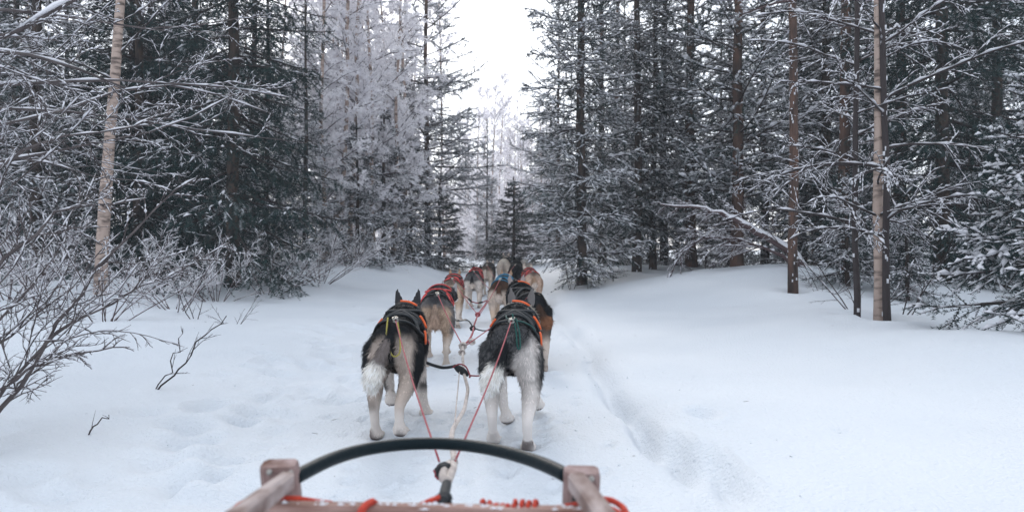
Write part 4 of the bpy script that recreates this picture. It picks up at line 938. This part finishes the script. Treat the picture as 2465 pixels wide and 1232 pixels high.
def toggle(a):
    T0 = at(1094, 880, 4.08); T1 = at(1126, 902, 4.0); mid = (T0 + T1) / 2
    tubes(a, np.array([[T0, T0 * .7 + T1 * .3, mid, T0 * .3 + T1 * .7, T1]]), np.array([[.010, .020, .022, .020, .010]]), 8, 'web_black')
rope_thing('neck_line', 'black neck line with chunky toggle between the two dogs next to the sled', 'rope', [
    ('black_cord', lambda a: rope_mesh(a, [NECK['L1'] + [.05, 0, 0], at(1015, 868, 3.95), at(1040, 878, 4.0), at(1068, 886, 4.05), at(1094, 881, 4.08)], .0085, 'web_black')),
    ('toggle', toggle),
    ('red_cord', lambda a: (rope_mesh(a, [at(1090, 884, 4.06), at(1105, 874, 4.05), at(1122, 880, 4.03), at(1130, 900, 4.0), at(1135, 908, 3.98), at(1128, 912, 3.98), at(1128, 902, 3.98), at(1145, 905, 4.0), at(1166, 902, 4.0), NECK['R1']], .0045, 'rope_red', K=40)))])
rope_thing('neck_line', 'neck line with metal snaps between the red-harnessed husky and brown-tailed husky', 'rope', [
    ('black_cord', lambda a: rope_mesh(a, [NECK['L2'], at(1085, 768, 6.1), at(1110, 774, 6.0), at(1128, 766, 6.0), J3b, at(1170, 798, 6.0), NECK['R2']], .0055, 'web_black', K=30)),
    ('snap_link', lambda a: clip_ring(a, at(1098, 770, 6.05), [1, 0, -.15], .018)), ('snap_link', lambda a: clip_ring(a, at(1114, 771, 6.0), [1, 0, .2], .016))])
rope_thing('neck_line', 'red and black neck line between the cream-tan husky and the blue-harnessed husky', 'rope', [
    ('red_cord', lambda a: rope_mesh(a, [NECK['L3'], at(1122, 714, 9.1), at(1135, 726, 9.0), at(1152, 730, 8.9), at(1170, 724, 8.9), at(1183, 718, 8.9), NECK['R3']], .007, 'rope_red', K=30)),
    ('sleeve', lambda a: rope_mesh(a, [at(1128, 719, 9.05), at(1135, 726, 9.0)], .012, 'web_black', K=4)), ('sleeve', lambda a: rope_mesh(a, [at(1152, 729, 8.9), at(1162, 727, 8.9)], .012, 'web_black', K=4))])
# loose cords on the two dogs by the sled: parts of those dogs
def dog_cord(key, name, pts, r, mat, off=.03):
    e, s = SURF[key]; q = []
    for it in pts:
        q.append(s(it[0], it[1], off)[0] + (np.array(it[2]) if len(it) > 2 else 0))
    a = Acc(); rope_mesh(a, q, r, mat, K=26); link(name, a.mesh(name), e)
dog_cord('L1', 'yellow_cord', [(-.285, 4, (-.03, -.02, .0)), (-.285, 4, (-.035, -.07, -.10)), (-.285, 4, (.0, -.085, -.185)), (-.285, 4, (.035, -.08, -.17)), (-.285, 4, (.03, -.05, -.08)), (-.285, 4, (.01, -.01, 0))], .004, 'cord_yellow')
dog_cord('R1', 'green_cord', [(-.285, 4, (.0, -.02, .02)), (-.285, 4, (.02, -.06, -.06)), (-.285, 4, (.025, -.075, -.14)), (-.285, 4, (.04, -.075, -.14)), (-.285, 4, (.035, -.06, -.06)), (-.285, 4, (.015, -.02, 0))], .004, 'web_green')
dog_cord('R1', 'green_cord', [(-.28, 6), (-.24, 22), (-.19, 38), (-.13, 52)], .0035, 'web_green', .018)
dog_cord('R1', 'green_cord', [(-.28, 2), (-.2, -8), (-.1, -12), (-.0, -14)], .003, 'web_green', .018)
a = Acc(); dd = at(1022, 826, 5.35); e2 = SURF['L2'][0]
loc = (np.array(e2.matrix_basis.inverted() @ Vector(dd)))
tubes(a, np.array([[loc + [0, -.010, 0], loc + [0, -.007, 0], loc + [0, .007, 0], loc + [0, .010, 0]]]), np.array([[.030, .036, .036, .030]]), 20, 'red_rubber'); link('red_disc', a.mesh('red_disc'), e2)

# ------------------------------------------------------------------ sled
sled = empty('dog_sled', (-.14, .3, 0)); tag(sled, 'weathered wooden dog sled with black curved brush bow', 'sled')
SO = np.array([-.14, .3, 0])
def bar(acc, A, B, w_, h_, mat, bev=.006, up=(0, 0, 1)):
    """bevelled bar from A to B"""
    A, B = np.array(A, float), np.array(B, float); T = nrm((B - A)[None])[0]; S = nrm(np.cross(T, up)[None])[0]; U = np.cross(S, T)
    prof = [(-w_ / 2 + bev, -h_ / 2), (w_ / 2 - bev, -h_ / 2), (w_ / 2, -h_ / 2 + bev), (w_ / 2, h_ / 2 - bev), (w_ / 2 - bev, h_ / 2), (-w_ / 2 + bev, h_ / 2), (-w_ / 2, h_ / 2 - bev), (-w_ / 2, -h_ / 2 + bev)]
    L = np.linalg.norm(B - A); V = []
    for t, k in ((0, .8), (bev / L, 1), (1 - bev / L, 1), (1, .8)):
        for x_, y_ in prof:
            sx = np.sign(x_) * (abs(x_) - (1 - k) * bev * 4 * .25); sy = np.sign(y_) * (abs(y_) - (1 - k) * bev * 4 * .25)
            V.append(A + (B - A) * t + S * sx + U * sy)
    F = []
    for k in range(3):
        for j in range(8):
            a0, b0 = k * 8 + j, k * 8 + (j + 1) % 8; F += [(a0, b0, b0 + 8), (a0, b0 + 8, a0 + 8)]
    for j in range(1, 7): F += [(0, j + 1, j), (24, 24 + j, 25 + j)]
    acc.add(np.array(V), np.array(F), mat)
def part(name, fn, parent=sled, smooth=False):
    a = Acc(); fn(a)
    for k in range(len(a.V)): a.V[k] = a.V[k] - SO
    return link(name, a.mesh(name, smooth=smooth), parent)
BL = at(668, 1160, 1.20); BRT = at(1402, 1172, 1.20)
XL, XR = BL[0], BRT[0]; ZT = .92 - .5 * (1110 + 1125 - 1200) / FPX * 1.2
for xx, zt in ((XL, at(668, 1118, 1.2)[2]), (XR, at(1402, 1134, 1.2)[2])):
    part('stanchion', lambda a: bar(a, (xx + (.012 if xx < 0 else -.012), 1.30, .06), (xx, 1.21, zt), .060, .034, 'sled_wood', .007, up=(0, 1, 0)))
    part('stanchion', lambda a: bar(a, (xx, -.35, .06), (xx, -.40, .50), .05, .034, 'sled_wood', .006, up=(0, 1, 0)))
    part('runner', lambda a: tubes(a, np.array([[(xx, -1.3, .035), (xx, .0, .032), (xx, 1.3, .032), (xx * .99, 1.55, .05), (xx * .96, 1.72, .14)]]), np.full((1, 5), .028), 8, 'sled_wood_long'))
part('side_rail', lambda a: bar(a, at(692, 1156, 1.185), at(555, 1262, .86) * [1, 1, 1], .024, .030, 'sled_wood_long', .005))
part('side_rail', lambda a: bar(a, at(1388, 1158, 1.185), at(1470, 1268, .92), .030, .030, 'sled_wood_long', .005))
part('crossbar', lambda a: bar(a, at(612, 1226, 1.145), at(1420, 1240, 1.145), .030, .024, 'sled_wood_cross', .005))
part('bolt', lambda a: rope_mesh(a, [at(672, 1150, 1.185), at(672, 1190, 1.180)], .008, 'bow_plastic', K=4)); part('bolt', lambda a: rope_mesh(a, [at(1385, 1180, 1.185), at(1385, 1205, 1.18)], .006, 'bow_plastic', K=4))
for k in range(5):
    xx = XL + (XR - XL) * (.12 + .19 * k); part('slat', lambda a: bar(a, (xx, 1.12, .23), (xx, -.9, .22), .055, .014, 'sled_wood_long', .003))
part('bed_crosspiece', lambda a: bar(a, (XL, 1.245, .205), (XR, 1.245, .205), .035, .028, 'sled_wood_cross', .005)); part('bed_crosspiece', lambda a: bar(a, (XL, -.37, .2), (XR, -.37, .2), .035, .028, 'sled_wood_cross', .005))
bowp = [(708, 1150, 1.22), (735, 1135, 1.25), (790, 1106, 1.33), (860, 1083, 1.42), (950, 1069, 1.49), (1040, 1065, 1.52), (1130, 1070, 1.49), (1210, 1085, 1.42), (1280, 1105, 1.34), (1335, 1128, 1.26), (1366, 1145, 1.22)]
bp3 = np.array([at(*q) for q in bowp]); t = np.linspace(0, 1, len(bp3)); u = np.linspace(0, 1, 48); bq = np.stack([np.interp(u, t, bp3[:, k]) for k in range(3)], 1)
for _ in range(8): bq[1:-1] = (bq[:-2] + 2 * bq[1:-1] + bq[2:]) / 4
part('brush_bow', lambda a: tubes(a, bq[None], np.full((1, 48), .0125), 14, 'bow_plastic'), smooth=True)
for px_, py_ in ((648, 1136), (700, 1138), (1382, 1150), (1424, 1152)):
    part('bolt', lambda a: tubes(a, np.array([[at(px_, py_, 1.192), at(px_, py_, 1.186), at(px_, py_, 1.184)]]), np.array([[.005, .005, .003]]), 8, 'metal'))
def packed(a):
    g = np.random.default_rng(4)
    for q0, q1, n_ in ((at(640, 1211, 1.146), at(1400, 1225, 1.146), 60),):
        t_ = g.random(n_); p_ = q0 + (q1 - q0) * t_[:, None] + g.normal(0, .006, (n_, 3)) * [1, 1, .1]; l_ = g.uniform(.004, .016, n_)
        snow_on(a, np.stack([p_, p_ + np.stack([l_, 0 * l_, 0 * l_], 1)], 1), .0035, g)
part('packed_snow', packed)['kind'] = 'stuff'
# orange rope lashing and bridle
part_o = rope_thing('orange_rope', 'orange rope lashed around the front of the sled', 'rope', [
    ('strand', lambda a: rope_mesh(a, [at(552, 1240, 1.1), at(575, 1212, 1.12), at(620, 1198, 1.16), at(668, 1200, 1.165), at(715, 1199, 1.165), at(760, 1207, 1.165), at(800, 1212, 1.17)], .0052, 'rope_orange', K=30)),
    ('strand', lambda a: rope_mesh(a, [at(1340, 1222, 1.16), at(1390, 1214, 1.165), at(1440, 1200, 1.16), at(1475, 1203, 1.15), at(1500, 1220, 1.13), at(1510, 1240, 1.1)], .0052, 'rope_orange', K=30)),
    ('strand', lambda a: rope_mesh(a, [at(1430, 1222, 1.12), at(1470, 1222, 1.12), at(1500, 1240, 1.1)], .0052, 'rope_orange', K=12)),
    ('coil', lambda a: tubes(a, np.array([[at(1160 + 2.3 * k, 1226 - 10 * (k % 8 < 4) - 2 * math.sin(k * .6), 1.155) + np.array([0, .012 * math.sin(k * .9), .006 * math.cos(k * .9)]) for k in range(60)]]), np.full((1, 60), .0042), 6, 'rope_orange')),
    ('loop', lambda a: rope_mesh(a, [at(860, 1250, 1.10), at(872, 1225, 1.115), at(884, 1211, 1.13), at(898, 1206, 1.15), at(905, 1215, 1.17)], .006, 'rope_orange')),
    ('loop', lambda a: rope_mesh(a, [at(1010, 1218, 1.16), at(1035, 1206, 1.17), at(1062, 1197, 1.19), at(1070, 1200, 1.2)], .006, 'rope_orange'))])
rope_thing('bridle', 'black shock cord and snap link tying the red tug lines to the sled', 'rope', [
    ('shock_cord', lambda a: rope_mesh(a, [at(1066, 1216, 1.17), at(1068, 1195, 1.26), at(1075, 1165, 1.42)], .010, 'web_black', K=10, sides=8)),
    ('cord_end', lambda a: (knot(a, at(1068, 1207, 1.19), .010, 'web_black', seed=2), knot(a, at(1061, 1209, 1.19), .009, 'web_black', seed=9))),
    ('white_loop', lambda a: (rope_mesh(a, [at(1078, 1160, 1.45), at(1064, 1150, 1.5), at(1072, 1125, 1.62), at(1082, 1110, 1.68), at(1094, 1118, 1.66), at(1086, 1140, 1.55), at(1076, 1162, 1.45)], .009, 'rope_white', K=30))),
    ('knot', lambda a: knot(a, BR + [-.01, -.04, -.005], .012, 'rope_red', seed=4)),
    ('knot', lambda a: knot(a, at(1068, 1132, 1.6), .012, 'web_black', seed=5))])

# ------------------------------------------------------------------ cold haze between the trees
HZ = 0.0017
if HZ:
    hm = bpy.data.materials.new('haze'); hm.use_nodes = True; hn = hm.node_tree; hn.nodes.clear()
    ho = hn.nodes.new('ShaderNodeOutputMaterial'); pv = hn.nodes.new('ShaderNodeVolumePrincipled')
    pv.inputs['Color'].default_value = (0.93, 0.94, 0.97, 1); pv.inputs['Density'].default_value = HZ; pv.inputs['Anisotropy'].default_value = 0.2
    hn.links.new(pv.outputs[0], ho.inputs['Volume'])
    V = np.array([(x, y, z) for x in (-170, 170) for y in (-20, 330) for z in (-2, 24)], float)
    F = np.array([(0, 1, 3), (0, 3, 2), (4, 6, 7), (4, 7, 5), (0, 4, 5), (0, 5, 1), (2, 3, 7), (2, 7, 6), (0, 2, 6), (0, 6, 4), (1, 5, 7), (1, 7, 3)])
    me = bpy.data.meshes.new('haze'); me.from_pydata(V.tolist(), [], F.tolist()); me.materials.append(hm); me.update()
    tag(link('haze', me), kind='stuff')

# ------------------------------------------------------------------ kicked-up snow crumbs and fallen needles on the snow
_c = np.random.default_rng(9)
def scatter_xy(n, side=True):
    y = _c.uniform(1.9, 11, n); d = np.where(_c.random(n) < .5, _c.normal(.95, .22, n), np.where(_c.random(n) < .6, _c.normal(-1.35, .4, n), _c.normal(0, .5, n)))
    return d + trail_x(y), y
x, y = scatter_xy(420); z = height(x, y); r = _c.uniform(.002, .009, 420) * _c.random(420) ** .5
f8 = np.array([[0, 1, 2], [0, 2, 3], [0, 3, 4], [0, 4, 1], [5, 2, 1], [5, 3, 2], [5, 4, 3], [5, 1, 4]])
oc = np.array([[-1, 0, 0], [0, 1, 0], [0, 0, .8], [0, -1, 0], [0, 0, -.8], [1, 0, 0]], float)
V = np.stack([x, y, z + r * .3], 1)[:, None] + oc[None] * r[:, None, None] * _c.uniform(.6, 1.4, (420, 6, 1))
a = Acc(); a.add(V.reshape(-1, 3), (np.arange(420)[:, None, None] * 6 + f8[None]).reshape(-1, 3), 'ground_snow'); tag(link('snow_crumbs', a.mesh('snow_crumbs')), kind='stuff')
n = 110; y = _c.uniform(1.9, 13, n); x = _c.normal(0, 2.6, n) + trail_x(y); z = height(x, y) + .003; an = _c.uniform(0, 6.28, n); L = _c.uniform(.006, .035, n)
dv = np.stack([np.cos(an) * L, np.sin(an) * L, _c.uniform(0, .25, n) * L], 1); p0 = np.stack([x, y, z], 1)
a = Acc(); tubes(a, np.stack([p0, p0 + dv], 1), np.full((n, 2), .0011), 3, 'twig_red'); tag(link('needle_litter', a.mesh('needle_litter')), kind='stuff')
